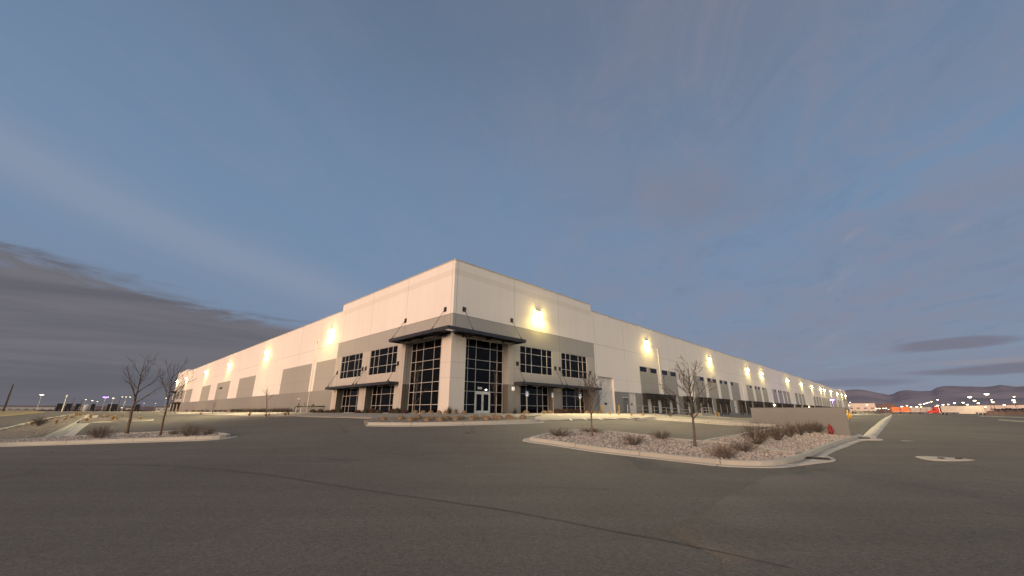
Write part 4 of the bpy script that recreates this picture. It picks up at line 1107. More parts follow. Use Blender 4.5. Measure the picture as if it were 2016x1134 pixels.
q, H = hgt(1368, 881, 1352, 714); bare_tree('bare young tree with upswept limbs in pink gravel, before the dock stair', (q[0], q[1], q[2] + .1), H, 1.25, .066, 34, 14, .86, .055, .5, (.12, 0), 'bark_grey', .44, levels=2)
q, H = hgt(1167, 860, 1158, 738); bare_tree('densely twigged bare tree in pink gravel, before the roll-up door', (q[0], q[1], q[2] + .1), H, 1.15, .052, 47, 12, .62, .07, .6, (0, 0), 'bark_brown', .42, levels=2)
p = on_face(815, 813.5, 'L', 2.6); bare_tree('slender bare tree standing before the tall glazing on the long wall side', p, 5.0, .9, .06, 5, 9, .38, .05, .4, (.1, 0), 'bark_brown', .42)
p = on_face(975, 814.5, 'R', 2.8); bare_tree('slender bare tree standing before the tall glazing beside the entrance doors', p, 4.6, 1.5, .055, 6, 9, .36, .05, .4, (0, 0), 'bark_brown', .36)
q, H = hgt(526, 818, 514, 763); bare_tree('small crooked bare tree in the strip before the long wall', (q[0], q[1], q[2]), H, 1.6, .05, 9, 6, .95, .0, .4, (-.6, .2), 'bark_brown', .34)
q, H = hgt(418, 813.6, 417, 790); bare_tree('very thin far sapling before the long grey wall', (q[0], q[1], q[2]), H, 1., .04, 12, 6, .8, .03, .4, (0, 0), 'bark_brown', .3, levels=0)

# ------------------------------------------------------------------ shrubs, grasses
def shrub_mesh(seed, n, hh, wd, mat, sub=4, rad=.0055):
    R = random.Random(seed); mb = MB()
    for k in range(n):
        a = R.uniform(0, 6.283); e = R.random() ** .6; b0 = Vector((math.cos(a), math.sin(a), 0)) * R.uniform(0, .13) * wd
        dd = Vector((math.cos(a) * e * wd, math.sin(a) * e * wd, hh * (1.08 - .45 * e) * R.uniform(.6, 1.05)))
        pts, rads, _ = limb(mb, b0, dd, dd.length, rad * R.uniform(.8, 1.5), rad * .5, R, 4, .10, .03, 3)
        twigs(mb, pts, rads, R, 0, dd.length * .42, sub, .5, .04, .3)
    me = mb.build('shrub_proto', mat); m = me.data; bpy.data.objects.remove(me); return m
SH = [shrub_mesh(1, 90, .60, .75, 'shrub_twig', 6), shrub_mesh(2, 100, 1.0, .95, 'shrub_dark', 6), shrub_mesh(3, 80, .45, .8, 'shrub_dark', 5), shrub_mesh(4, 80, .95, .62, 'shrub_dark', 6)]
def put(me, name, label, cat, loc, sc, rz, group):
    o = bpy.data.objects.new(name, me); COL.objects.link(o); o.location = loc; o.scale = sc if isinstance(sc, tuple) else (sc, sc, sc); o.rotation_euler = (0, 0, rz)
    return tag(o, label, cat, group)
SHR = [  # foot pixel, height px, width px, mesh, label
 (1103, 859.5, 17, 50, 2, 'low dark twiggy shrub at the tip of the pink gravel island'), (1163, 851, 9, 52, 2, 'flat dark shrub behind the densely twigged tree'),
 (1246, 877, 22, 52, 2, 'low twiggy shrub midway along the pink gravel island'), (1303, 865, 18, 46, 2, 'low dark shrub by the inner kerb of the pink gravel island'),
 (1424, 902.5, 30, 70, 0, 'broad brown twiggy shrub at the kerb, near the tree before the dock stair'), (1465, 890, 24, 62, 2, 'spreading low shrub behind the broad brown one, by the thin inner kerb'),
 (1490, 876, 44, 76, 1, 'biggest dark twiggy bush, rounded, in the bed before the screen wall'),
 (1532, 868, 36, 46, 3, 'dark bush right beside the biggest rounded one'), (1556, 861, 31, 40, 3, 'second dark bush past the biggest rounded one, toward the hydrant'),
 (1577, 857, 28, 36, 3, 'dark bush in the middle of the row before the screen wall'), (1595, 854, 26, 34, 3, 'dark bush third from the hydrant'), (1611, 852.5, 25, 32, 3, 'dark bush second from the hydrant'), (1624, 852, 23, 28, 3, 'dark bush closest to the red hydrant'),
 (196, 863.5, 26, 62, 0, 'fuzzy reddish shrub on the kerbed island, on the street side of both trees'), (342, 856.5, 12, 26, 2, 'small dark shrub just past the slimmer tree'),
 (372, 858.5, 24, 58, 0, 'brown twiggy shrub near the tip of the kerbed island'), (408, 856.5, 15, 34, 0, 'low shrub at the very tip of the kerbed island'),
 (76, 838, 19, 40, 3, 'tall dark brown shrub in the rough bed beside the side street'), (1320, 820.5, 9, 9, 1, 'small dark shrub at the foot of the guard rail')]
for i, (px, py, hp_, wp_, k, lab) in enumerate(SHR):
    q = GM(px, py, .1); D = math.hypot(q[0], q[1]); up_ = z_at(px, py - hp_, D) - q[2] - .1
    r1 = ray(px - wp_ / 2, py); r2 = ray(px + wp_ / 2, py); a1 = math.atan2(r1[0], r1[1]); a2 = math.atan2(r2[0], r2[1]); wd_ = D * (a2 - a1) / 2
    bh, bw = [(.60, .75), (1.0, .95), (.45, .8), (.95, .62)][k]
    put(SH[k], 'shrub', lab, 'shrub', (q[0], q[1], q[2] + .08), (wd_ / bw * 1.05, wd_ / bw * 1.05, max(.22, up_ / bh * 1.0)), i * 1.3, 'bare winter shrubs')

def tuft_mesh(seed, n, mat, spread=.55):
    R = random.Random(seed); mb = MB()
    for k in range(n):
        a = R.uniform(0, 6.283); e = R.random() ** .7 * spread; L = R.uniform(.6, 1.05); b0 = Vector((math.cos(a), math.sin(a), 0)) * R.uniform(0, .14)
        prev = None; wv = Vector((-math.sin(a), math.cos(a), 0)); d = Vector((math.cos(a) * e, math.sin(a) * e, 1)).normalized(); p = b0
        for s in range(4):
            wd = .016 * (1 - s / 3.2); cur = (tuple(p - wv * wd), tuple(p + wv * wd))
            if prev: mb.quad([prev[0], prev[1], cur[1], cur[0]])
            prev = cur; p = p + d * L / 3; d = (d + Vector((math.cos(a), math.sin(a), -.35)) * .20 * e * 2).normalized()
    o = mb.build('tuft_proto', mat); m = o.data; bpy.data.objects.remove(o); return m
def mound_mesh(seed, mat, n=700, fl=.24):
    R = random.Random(seed); mb = MB(); nu, nv = 14, 7; base = len(mb.v)
    for j in range(nv + 1):
        ph = math.pi / 2 * j / nv
        for i in range(nu):
            t = 2 * math.pi * i / nu; v = Vector((math.cos(t) * math.cos(ph), math.sin(t) * math.cos(ph), math.sin(ph) * .88)); q = .84 + .10 * noise.noise(v * 2.3 + Vector((seed, 0, 0)))
            mb.v.append(tuple(v * q))
    for j in range(nv):
        for i in range(nu):
            a = base + j * nu + i; b = base + j * nu + (i + 1) % nu; mb.f.append((a, b, b + nu, a + nu)); mb.uv.append([(0, 0)] * 4); mb.mi.append(0)
    for k in range(n):
        t = R.uniform(0, 6.283); z = R.uniform(-.02, 1.); c = math.sqrt(max(0, 1 - z * z)); v = Vector((math.cos(t) * c, math.sin(t) * c, z * .88))
        d = (v + Vector((R.gauss(0, .25), R.gauss(0, .25), .30 + R.gauss(0, .2)))).normalized(); wv = d.cross(v + Vector((.01, .02, .9))).normalized() * .028; p = v * .76; e = p + d * fl * R.uniform(.7, 1.35)
        mb.quad([tuple(p - wv), tuple(p + wv), tuple(e)])
    o = mb.build('mound_proto', mat); m = o.data; bpy.data.objects.remove(o); return m
TU = [tuft_mesh(1, 150, 'dry_grass', .5), tuft_mesh(2, 170, 'dry_grass', .8)]; MO = [mound_mesh(k, 'mound_grass') for k in (1, 2, 3)]; MD = [mound_mesh(7, 'evergreen', 600, .35), mound_mesh(9, 'red_leaf', 600, .4)]
TUF = [(62, 837.5, 12, 'tan grass clump beside the tall dark shrub by the side street'), (104, 825, 6, 'small tan clump in the rough bed, beyond the lone round one'), (110, 833.5, 11, 'lone round tan grass clump in the middle of the rough bed'),
 (128, 826.3, 7, 'low tan clump with a dark patch in the rough bed'), (131, 821.5, 7, 'tan clump behind the low dark-patched one in the rough bed'), (142, 823.5, 8, 'wide tan clump near the kerb in the rough bed'),
 (150, 818.5, 9, 'tall brown clump far along the rough bed'), (157, 817.5, 7, 'tan clump farthest along the rough bed'), (166, 814.6, 4, 'tiny tan clump at the far end of the rough bed kerb'),
 (170, 829.6, 10, 'spiky tan clump at the street end of the finger island'), (178, 822.5, 10, 'tan clump behind the spiky one of the finger island'), (209.5, 821.5, 7, 'tan clump at the back edge of the finger island, midway'),
 (222, 827, 13, 'upright brown clump in the middle of the finger island'), (230, 826.6, 7, 'dark tan clump beside the upright brown one'), (241, 820, 6, 'small clump far behind the finger island grasses'),
 (275, 825.4, 8, 'leaning olive tan clump near the tip of the finger island'), (202, 823, 8, 'thin brown clump between the spiky and the upright ones'),
 (331, 812.6, 4, 'tan clump nearest the far end of the long wall'), (347, 812.9, 5, 'tan clump second from the far end of the long wall'), (366, 813, 5, 'tan clump third from the far end of the long wall'), (386, 813.2, 6, 'tan clump fourth from the far end of the long wall'),
 (395, 815.6, 6, 'round olive clump out on the pavement edge, far along the long wall'), (418.6, 814.6, 4, 'tan clump below the thin far sapling'), (447, 814.8, 5, 'low olive clump midway along the long wall'),
 (490.5, 818.8, 9, 'square-topped tan clump at the start of the strip before the long wall'), (523, 818.4, 7, 'tan clump at the foot of the crooked tree, street side'), (529.5, 818.4, 7, 'tan clump at the foot of the crooked tree, office side'),
 (561, 817.4, 9, 'rust-coloured clump next to the green pipes'), (567.5, 817, 8, 'tan clump closest to the green pipes'),
 (1201, 816, 8, 'small rust clump before the roll-up door'), (1218.5, 816.4, 9, 'rust clump hiding the foot of a yellow bollard'), (1242.6, 817.6, 7, 'rust clump at the near end of the guard rail'), (1265.7, 818.2, 6, 'round green-tan clump below the second rail post'), (1291.5, 818.6, 4, 'tiny tan clump below the third rail post')]
for i, (px, py, hp_, lab) in enumerate(TUF):
    q = GM(px, py, .1) if py > 815.5 or px < 300 else on_face(px, py, 'L', 4.5); D = math.hypot(q[0], q[1]); hh = z_at(px, py - hp_, D) - z_at(px, py, D); sc = hh / .95
    put(TU[i % 2], 'grass_clump', lab, 'grass', (q[0], q[1], q[2] + .08), (sc * 1.05, sc * 1.05, sc), i * 2.1, 'dry ornamental grasses')
BAL = [(755, 826.5), (789.5, 825.3), (808.5, 828.3), (818, 826.5), (824, 824.8), (841, 828), (850.5, 826), (867, 828), (878, 826.5), (882.5, 824.8), (898, 827.3), (905, 826), (910, 824.5), (929, 826.6), (936, 824.6), (952.5, 823.9), (959, 826.5), (973, 823.8), (977, 824.6), (984, 825.6), (1001, 823.2), (1008, 825.3), (1029.5, 823.8)]
BAK = [(817.5, 818.6), (832.5, 818.9), (848, 818.9), (864, 818.9), (877.5, 818.6), (894.5, 818.6), (914, 818.6)]
for i, (px, py) in enumerate(BAL):
    q = GM(px, py, .11); D = math.hypot(q[0], q[1]); s = .275 * D / 29 * (1.12 if i % 3 else .92)
    put(MO[i % 3], 'grass_mound', 'clipped tan grass mound in the kerbed front bed, %s from its street end' % ORD[i], 'grass', (q[0], q[1], q[2] + .09), (s * .92, s * .92, s * 1.12), i * 1.7, 'clipped grass mounds in the kerbed front bed')
for i, (px, py) in enumerate(BAK):
    q = on_face(px, py - 1.2, 'L' if px < 885 else 'R', 3.2 if px < 885 else 3.4); D = math.hypot(q[0], q[1]); s = .31 * D / 37
    put(MO[(i + 1) % 3], 'grass_mound', 'bigger tan grass mound at the foot of the office corner, %s from the slender tree' % ORD[i], 'grass', (q[0], q[1], q[2] + .05), (s * .95, s * .95, s * 1.12), i * 1.1, 'grass mounds at the foot of the office corner')
for i, (px, lab) in enumerate(((1035.7, 'pale grass mound below the disabled parking sign nearest the doors'), (1071.7, 'tan grass mound before the ground floor window, office side of the edge-on sign'), (1083, 'tan grass mound right at the edge-on sign'),
        (1155.7, 'tan grass mound behind the densely twigged tree, office side'), (1163.5, 'tan grass mound directly behind the trunk of the densely twigged tree'), (1171, 'tan grass mound just past the densely twigged tree'), (1180, 'tan grass mound closest to the roll-up door'))):
    q = on_face(px, 815, 'R', 3.0); put(MO[i % 3], 'grass_mound', lab, 'grass', (q[0], q[1], q[2] + .05), .42, i, 'grass mounds below the office windows')
LOW = [644, 655, 667, 704, 719, 733, 745, 773, 782, 796]
for i, px in enumerate(LOW):
    q = on_face(px, 815, 'L', 1.6); put(MD[i % 2], 'low_bush', 'low dark bush under the office windows, %s from the green pipes' % ORD[i], 'bush', (q[0], q[1], q[2] + .04), (.5, .5, .42 + .1 * (i % 3)), i, 'low dark bushes under the office windows')
for i, px in enumerate((615, 630)):
    q = on_face(px, 815, 'L', 1.6); put(MD[i % 2], 'low_bush', ['low dark bush touching the end of the green pipes', 'low dark bush between the green pipes and the office canopy'][i], 'bush', (q[0], q[1], q[2] + .04), .55, i, 'low dark bushes under the office windows')
for i, px in enumerate((1099, 1113, 1127, 1141)):
    q = on_face(px, 815, 'R', 1.5); put(MD[1], 'low_bush', 'dark reddish hedge bush under a window, %s from the edge-on sign' % ORD[i], 'bush', (q[0], q[1], q[2] + .04), (.8, .8, .62), i * 2, 'reddish hedge bushes')
# bare hedge bushes along the long wall
for i, px in enumerate((380, 388, 397, 407, 423, 433, 443, 457, 467, 475, 483, 491, 501, 512, 521, 538, 547, 556, 566)):
    q = on_face(px, 813, 'L', 1.6); D = math.hypot(q[0], q[1]); s = .9 if px > 455 else .65
    put(SH[3], 'hedge_shrub', 'brown leafless hedge shrub along the foot of the long wall, %s from its far end' % ORD[i], 'shrub', (q[0], q[1], q[2]), (s * 1.6, s * 1.6, s), i * 1.9, 'leafless hedge shrubs along the long wall')
# spiky yuccas at the corner pier
def yucca(seed):
    R = random.Random(seed); mb = MB()
    for k in range(130):
        a = R.uniform(0, 6.283); e = R.uniform(.05, 1.35); d = Vector((math.cos(a) * math.sin(e), math.sin(a) * math.sin(e), math.cos(e))); wv = Vector((-math.sin(a), math.cos(a), 0)) * .022; L = R.uniform(.5, .85)
        mb.quad([tuple(-wv), tuple(wv), tuple(d * L * .6 + wv * .8), tuple(d * L), tuple(d * L * .6 - wv * .8)])
    return mb
for k, (px, f, lab) in enumerate(((884, 'L', 'dark spiky plant at the foot of the corner pier'), (897, 'R', 'smaller dark spiky plant beside the corner pier, toward the doors'), (1014, 'R', 'dark spiky plant in the nook beside the entrance bay pier'))):
    q = on_face(px, 815, f, 1.5); o = yucca(k).build('yucca', 'evergreen', loc=(q[0], q[1], q[2])); o.scale = [(1, 1, 1), (.75,) * 3, (.85,) * 3][k]; tag(o, lab, 'plant', 'dark spiky plants')

# ------------------------------------------------------------------ far things: street side
def lamp_post(px, py, D, label, lens='far_lamp', heads=1, hw=.7, post='galv', group='lit lamp posts in the distance', light=0.):
    b = at_dist(px, D); zt = z_at(px, py, D); ang = -math.atan2(b[0], b[1]); t = thing('lamp_post', label, 'street lamp', b, ang, group); Hh = zt - b[2]
    mb = MB(); mb.tube([(0, 0, -.2), (0, 0, Hh)], [.07, .045], 6); mb.build('pole', post, t)
    for k in range(heads):
        o_ = (k - (heads - 1) / 2) * hw * 2.1; w_ = hw * (.48 if lens == 'far_lamp_dim' else .60)
        mb = MB(); mb.box(o_ - w_, o_ + w_, -.4, .3, Hh + .04, Hh + .14); mb.build('lamp_head', 'fixture', t)
        mb = MB(); mb.lathe([(.0, -.30), (.55, -.24), (.9, -.12), (1., 0), (.95, .03)], 10)
        for v in range(len(mb.v)): x, y, z = mb.v[v]; mb.v[v] = (o_ + x * w_ * .95, y * .35 - .05, Hh + .035 + z * w_ * 2.2 - .03 * w_)
        mb.build('lens', lens, t, True)
    return t
def ground_dir(px): r = ray(px, 811); return r
lamp_post(70.5, 776.5, 170, 'lit lamp post with a wide flat head, closest to the leaning wooden pole', 'far_lamp_dim', 1, .95)
lamp_post(161.5, 786.5, 250, 'small warm lamp post above the dark trailers, nearest the white pole', 'far_lamp_dim', 1, .6)
lamp_post(175, 788.4, 260, 'warm lamp post above the white tank', 'far_lamp_dim', 1, .8); lamp_post(185.5, 790.3, 280, 'low warm lamp post between the white tank and the violet lamp', 'far_lamp_dim', 1, .6)
lamp_post(199, 781, 200, 'lamp post glowing violet beside the bare trees', 'violet_lamp', 1, 1.3)
lamp_post(215, 783.5, 220, 'warm lamp post just past the violet one', 'far_lamp_dim', 1, .75); lamp_post(240, 781.2, 230, 'lamp post with three heads in a row behind the bigger bare tree', 'far_lamp_dim', 3, .55)
lamp_post(279, 793.7, 330, 'faint low lamp post between the two bare trees, nearer the bigger one', 'far_lamp_dim', 1, .55); lamp_post(302, 794, 340, 'faint low lamp post between the two bare trees, nearer the slimmer one', 'far_lamp_dim', 1, .55)
lamp_post(320.5, 783.5, 220, 'lamp post behind the slimmer bare tree, close to the warehouse', 'far_lamp_dim', 1, .6)
lamp_post(237.5, 802.5, 260, 'low lamp glowing under the bigger bare tree', 'far_lamp_dim', 1, .7)
b = at_dist(121, 160); t = thing('white_pole', 'tall white unlit pole standing before the dark trailers', 'pole', b); Hh = z_at(126, 781, 160) - b[2]
mb = MB(); mb.tube([(0, 0, -.2), (0, 0, Hh)], [.11, .08], 8); mb.build('shaft', 'white_metal', t); mb = MB(); mb.box(-.11, .11, -.11, .11, Hh + .002, Hh + .4); mb.build('cap', 'white_metal', t)
b = at_dist(6, 130); Hh = z_at(27, 756, 130) - b[2]
t = thing('utility_pole', 'dark wooden pole beside the side street, taller than the lamps around', 'pole', b); mb = MB(); mb.tube([(0, 0, -.3), (0, 0, Hh * .55), (.0, 0, Hh)], [.19, .15, .09], 8); mb.build('shaft', 'wood_pole', t)
for k, (px, py) in enumerate(((141, 785.5), (158, 787), (233, 783))):
    b = at_dist(px - 3, 210); Hh = z_at(px, py, 210) - b[2]; t = thing('utility_pole', ['thin dark pole behind the white pole', 'thin dark pole behind the small warm lamp', 'thin dark pole just before the three-headed lamp'][k], 'pole', b)
    mb = MB(); mb.tube([(0, 0, -.3), (0, 0, Hh)], [.17, .09], 6); mb.build('shaft', 'wood_pole', t)
# parked trailers seen end on
TRL = [(115, 13.6), (132, 13), (149.5, 9.5), (179, 10), (214, 13), (224, 9), (268, 11)]
for i, (px, wpx) in enumerate(TRL):
    b = at_dist(px, 290); ang = -math.atan2(b[0], b[1]); t = thing('parked_trailer', 'black-looking parked trailer seen end-on, %s from the side street' % ORD[i], 'trailer', b, ang, 'dark parked trailers beyond the lot')
    w2 = wpx / 1700 * 290 / 2; mb = MB(); mb.box(-w2, w2, 0, 12, 1.0, 3.55); mb.build('box', 'trailer_dark', t)
    
    for x in (-w2 * .9, w2 * .35): mb = MB(); mb.tube([(x, 1.2, .5), (x + w2 * .55, 1.2, .5)], .5, 12); mb.build('wheel', 'tyre', t)
    for x in (-w2 * .95, .02): mb = MB(); mb.box(x, x + w2 * .93, -.03, -.002, 1.1, 3.45); mb.build('rear_door', 'trailer_dark', t)
b = at_dist(167.5, 280); t = thing('storage_tank', 'pale round tank between the dark trailers', 'tank', b); mb = MB(); mb.lathe([(1.15, 0), (1.15, 2.55), (.9, 2.9), (0, 3.05)], 20); mb.build('shell', 'tank_paint', t, True); mb = MB(); mb.lathe([(.3, 3.0), (.3, 3.25), (0, 3.3)], 10); mb.build('hatch', 'tank_paint', t)
mb_b = at_dist(158, 285); t = thing('small_van', 'small white van parked against the pale tank', 'van', mb_b, -math.atan2(mb_b[0], mb_b[1])); mb = MB()
for x in (-.9, .9): mb.quad([(x, 0, .4), (x, 4.4, .4), (x, 4.4, 1.1), (x, 3.4, 1.2), (x, 2.6, 2.0), (x, 0, 2.1)])
mb.quad([(-.9, 0, .4), (.9, 0, .4), (.9, 0, 2.1), (-.9, 0, 2.1)]); mb.quad([(-.9, 0, 2.1), (.9, 0, 2.1), (.9, 2.6, 2.0), (-.9, 2.6, 2.0)]); mb.quad([(-.9, 4.4, .4), (.9, 4.4, .4), (.9, 4.4, 1.1), (-.9, 4.4, 1.1)]); mb.quad([(-.9, 2.6, 2.0), (.9, 2.6, 2.0), (.9, 3.4, 1.2), (-.9, 3.4, 1.2)]); mb.quad([(-.9, 3.4, 1.2), (.9, 3.4, 1.2), (.9, 4.4, 1.1), (-.9, 4.4, 1.1)])
mb.build('body', 'trailer_white', t)
for x in (-.92, .72):
    for y in (.8, 3.5): mb = MB(); mb.tube([(x, y, .35), (x + .2, y, .35)], .35, 12); mb.build('wheel', 'tyre', t)
def far_building(px0, px1, ytop, D, label, mat, depth=30., name='far_building', wins=0, roof='far_brown'):
    pc = (px0 + px1) / 2; b = at_dist(pc, D); a0 = math.atan2(*ray(px0, 811)[:2]); a1 = math.atan2(*ray(px1, 811)[:2]); hw = D * math.tan((a1 - a0) / 2); zt = z_at(pc, ytop, D)
    t = thing(name, label, 'building', (b[0], b[1], b[2]), -math.atan2(b[0], b[1])); H2 = zt - b[2]
    mb = MB(); mb.box(-hw, hw, 0, depth, -.5, H2); mb.build('wall', mat, t); mb = MB(); mb.box(-hw - .2, hw + .2, -.2, depth + .2, H2 + .002, H2 + .5); mb.build('roof', roof, t)
    for k in range(wins):
        x = -hw + 2 * hw * (k + .5) / wins; wd = hw / wins * .45; mb = MB(); mb.box(x - wd, x + wd, -.06, -.003, H2 * .42, H2 * .58); mb.build('window', 'window_dark', t)
    return t
far_building(-40, 108, 802.2, 560, 'long low pale building across the field beyond the side street', 'far_white', 40, wins=9, roof='far_white')
far_building(305, 342, 802, 420, 'low pale building beyond the bare trees, beside the warehouse end', 'far_white', 25, wins=3, roof='far_dark')
far_building(246, 262, 802.5, 420, 'small pale shed behind the bigger bare tree', 'far_white', 15, wins=1, roof='far_dark')
# ------------------------------------------------------------------ far things: drive lane side
far_building(1671, 1726, 794.6, 760, 'pale boxy warehouse beyond the far end of the long one', 'far_white', 60, wins=4, roof='far_white')
far_building(1731, 1741, 796.2, 900, 'small brown building beyond the pale boxy warehouse', 'far_brown', 20, wins=2)
far_building(1744, 1764, 795.8, 820, 'brown flat-roofed building behind the orange trailer', 'far_brown', 25, wins=3)
far_building(1921, 2100, 797.4, 700, 'long low building behind the rear of the white semi-trailer', 'far_white', 40, wins=8, roof='far_brown')
def trailer_side(px0, px1, ytop, D, label, mat, name='parked_trailer', group=None):
    pc = (px0 + px1) / 2; b = at_dist(pc, D); a0 = math.atan2(*ray(px0, 811)[:2]); a1 = math.atan2(*ray(px1, 811)[:2]); hw = D * math.tan((a1 - a0) / 2); H2 = z_at(pc, ytop, D) - b[2]
    t = thing(name, label, 'trailer', b, -math.atan2(b[0], b[1]), group); mb = MB(); mb.box(-hw, hw, 0, 2.6, 1.1, H2); mb.build('box', mat, t)
    for x in (hw * .62, hw * .85):
        for y in (-.05, 2.3): mb = MB(); mb.tube([(x, y, .5), (x, y + .35, .5)], .5, 12); mb.build('wheel', 'tyre', t)
    for y in (.2, 2.2): mb = MB(); mb.box(-hw * .7, -hw * .64, y, y + .15, 0, 1.1); mb.build('landing_leg', 'iron', t)
    mb = MB(); mb.box(-hw, hw, -.02, -.003, 1.12, 1.3); mb.build('side_rail', 'galv', t)
    return t
trailer_side(1757, 1774, 801.4, 430, 'orange trailer, the nearer of two coupled ones to the warehouse', 'orange_paint', group='orange trailers'); trailer_side(1775, 1793, 800.9, 428, 'orange trailer, the nearer of two coupled ones to the red truck', 'orange_paint', group='orange trailers')
trailer_side(1794, 1813, 801.6, 440, 'white parked trailer next to the orange ones', 'trailer_white', group='white parked trailers'); trailer_side(1814, 1836, 801.4, 445, 'white parked trailer just ahead of the red truck', 'trailer_white', group='white parked trailers')
# red tractor and its white trailer
TD = 300.; bt = at_dist(1896, TD); ta = -math.atan2(bt[0], bt[1]) - .10
st_ = thing('semi_trailer', 'long white box semi-trailer coupled behind the red truck', 'trailer', bt, ta)
mb = MB(); mb.box(-7.2, 7.2, 0, 2.6, 1.15, 4.15); mb.build('box', 'trailer_white', st_, bevel=.04); mb = MB(); mb.box(-7.15, 7.15, -.02, -.003, 1.16, 1.4); mb.build('side_rail', 'galv', st_)
for x in (4.9, 6.2):
    mb = MB(); mb.tube([(x, 2.25, .52), (x, 2.62, .52)], .52, 16); mb.build('wheel', 'tyre', st_)
    mb = MB(); mb.tube([(x, -.02, .52), (x, .35, .52)], .52, 16); o = mb.build('wheel', 'tyre', st_); mb = MB(); mb.tube([(x, -.05, .52), (x, -.021, .52)], .26, 12); mb.build('rim', 'chrome', o)
for y in (.3, 2.15): mb = MB(); mb.box(-3.6, -3.45, y, y + .15, .0, 1.15); mb.build('landing_leg', 'iron', st_)
mb = MB(); mb.box(-1.5, 4.0, .01, .05, .45, 1.145); mb.build('side_skirt', 'trailer_white', st_)
tk = thing('red_truck', 'red long-nosed truck tractor parked across the far lane', 'truck', bt, ta)
mb = MB()
def slabx(pr, y0, y1):
    mb.quad([(x, y0, z) for x, z in pr]); mb.quad([(x, y1, z) for x, z in pr][::-1])
    for k in range(len(pr)): a, b2 = pr[k], pr[(k + 1) % len(pr)]; mb.quad([(a[0], y0, a[1]), (b2[0], y0, b2[1]), (b2[0], y1, b2[1]), (a[0], y1, a[1])])
slabx([(-7.7, .9), (-7.7, 3.75), (-8.6, 3.95), (-10.0, 3.2), (-10.5, 2.75), (-10.8, 2.05), (-12.3, 1.75), (-12.6, 1.45), (-12.6, .7), (-11.0, .7), (-10.9, .9)], .15, 2.45); mb.build('cab', 'truck_red', tk, bevel=.06)
mb = MB(); mb.box(-10.25, -9.3, .135, .147, 2.15, 2.85); mb.build('window', 'window_dark', tk); mb = MB(); mb.box(-11.0, -7.0, .5, 2.1, .6, .9); mb.build('chassis', 'iron', tk)
for x in (-11.8, -7.6, -6.3):
    mb = MB(); mb.tube([(x, 2.26, .52), (x, 2.62, .52)], .52, 16); mb.build('wheel', 'tyre', tk)
    mb = MB(); mb.tube([(x, -.02, .52), (x, .34, .52)], .52, 16); o = mb.build('wheel', 'tyre', tk); mb = MB(); mb.tube([(x, -.05, .52), (x, -.021, .52)], .26, 12); mb.build('rim', 'chrome', o)
mb = MB(); mb.tube([(-7.9, .05, .9), (-7.9, .05, 4.0)], .09, 8); mb.build('exhaust_stack', 'chrome', tk)
mb = MB(); mb.box(-11.2, -10.8, .02, .16, .55, 1.05); mb.build('fuel_tank', 'chrome', tk)
for k in range(4): mb = MB(); mb.box(-9.3, -8.6, .4 + k * .5, .6 + k * .5, 3.98, 4.12); mb.build('roof_marker', 'red_marker', tk)
# many far lamps
FLP = [(1674, 798, 420, .8), (1678.4, 792, 430, .7), (1710.7, 797, 600, 1.2), (1727, 804, 420, .9), (1733.5, 804, 420, .9), (1741, 803.8, 420, .9), (1746, 803.8, 425, .9), (1751, 806, 410, .5), (1763, 801.6, 470, 1.0), (1778.6, 800.2, 500, 1.3), (1789, 798.4, 520, 1.1), (1796.4, 800.8, 500, 1.2),
 (1808, 800.6, 500, 1.3), (1816, 796, 520, 1.4), (1816.5, 801, 480, .9), (1824, 795, 430, .7), (1827.5, 794, 440, .7), (1830.7, 793, 450, .7), (1834.6, 792.2, 430, .7), (1840, 790.6, 400, .8), (1850, 798, 400, 1.1), (1853.5, 786.7, 420, .9), (1861, 796.7, 420, 1.1), (1871.5, 796, 420, .9), (1885, 793.4, 400, 1.0), (1902, 792.3, 390, 1.1), (1909.4, 796.2, 390, 1.0),
 (1919, 781.3, 300, 1.2), (1923, 800, 350, .9), (1926.4, 788.4, 320, 1.0), (1931.8, 793.7, 340, .9), (1943.4, 800.3, 360, .9), (1954.6, 775.2, 240, 1.15), (1960.4, 787, 380, .6), (1961.4, 791.4, 340, 1.0), (1981.8, 797, 380, .9), (2003.7, 787.4, 330, 1.0), (2004.2, 791.6, 330, .9), (2007.5, 780.6, 340, .7)]
SPEC = {27: 'lit lamp post, large and white, above the rear half of the semi-trailer', 32: 'largest brightest lamp post, high beyond the rear of the semi-trailer', 21: 'lone lit lamp post high above the red truck', 25: 'lit lamp post beside the round tree behind the semi-trailer'}
def fnear(px):
    if px < 1728: return 'by the pale boxy warehouse'
    if px < 1756: return 'in the low row before the orange trailers'
    if px < 1793: return 'above the orange trailers'
    if px < 1838: return 'above the white parked trailers'
    if px < 1858: return 'above the red truck'
    if px < 1936: return 'above the white semi-trailer'
    return 'past the rear of the semi-trailer'
cnt = {}
for i, (px, py, D, hw) in enumerate(FLP):
    k = fnear(px); cnt[k] = cnt.get(k, 0) + 1
    lab = SPEC.get(i, 'far lit lamp post %s, %s from the warehouse' % (k, ORD[cnt[k] - 1]))
    lamp_post(px, py, D, lab, 'far_lamp' if i % 3 else 'far_lamp_cool', 1, hw, 'iron', 'far lit lamp posts beyond the lane')
t = lamp_post(1644, 786, 175, 'violet lamp post standing before the far end of the dock wall', 'violet_lamp', 1, 1.3, 'galv')
vl = bpy.data.lights.new('violet', 'POINT'); vl.energy = 900; vl.color = (.25, .15, 1.); vl.shadow_soft_size = .3; o = bpy.data.objects.new('bulb', vl); COL.objects.link(o); q = at_dist(1644, 175); o.location = (q[0], q[1], z_at(1644, 786, 175) - 1.)
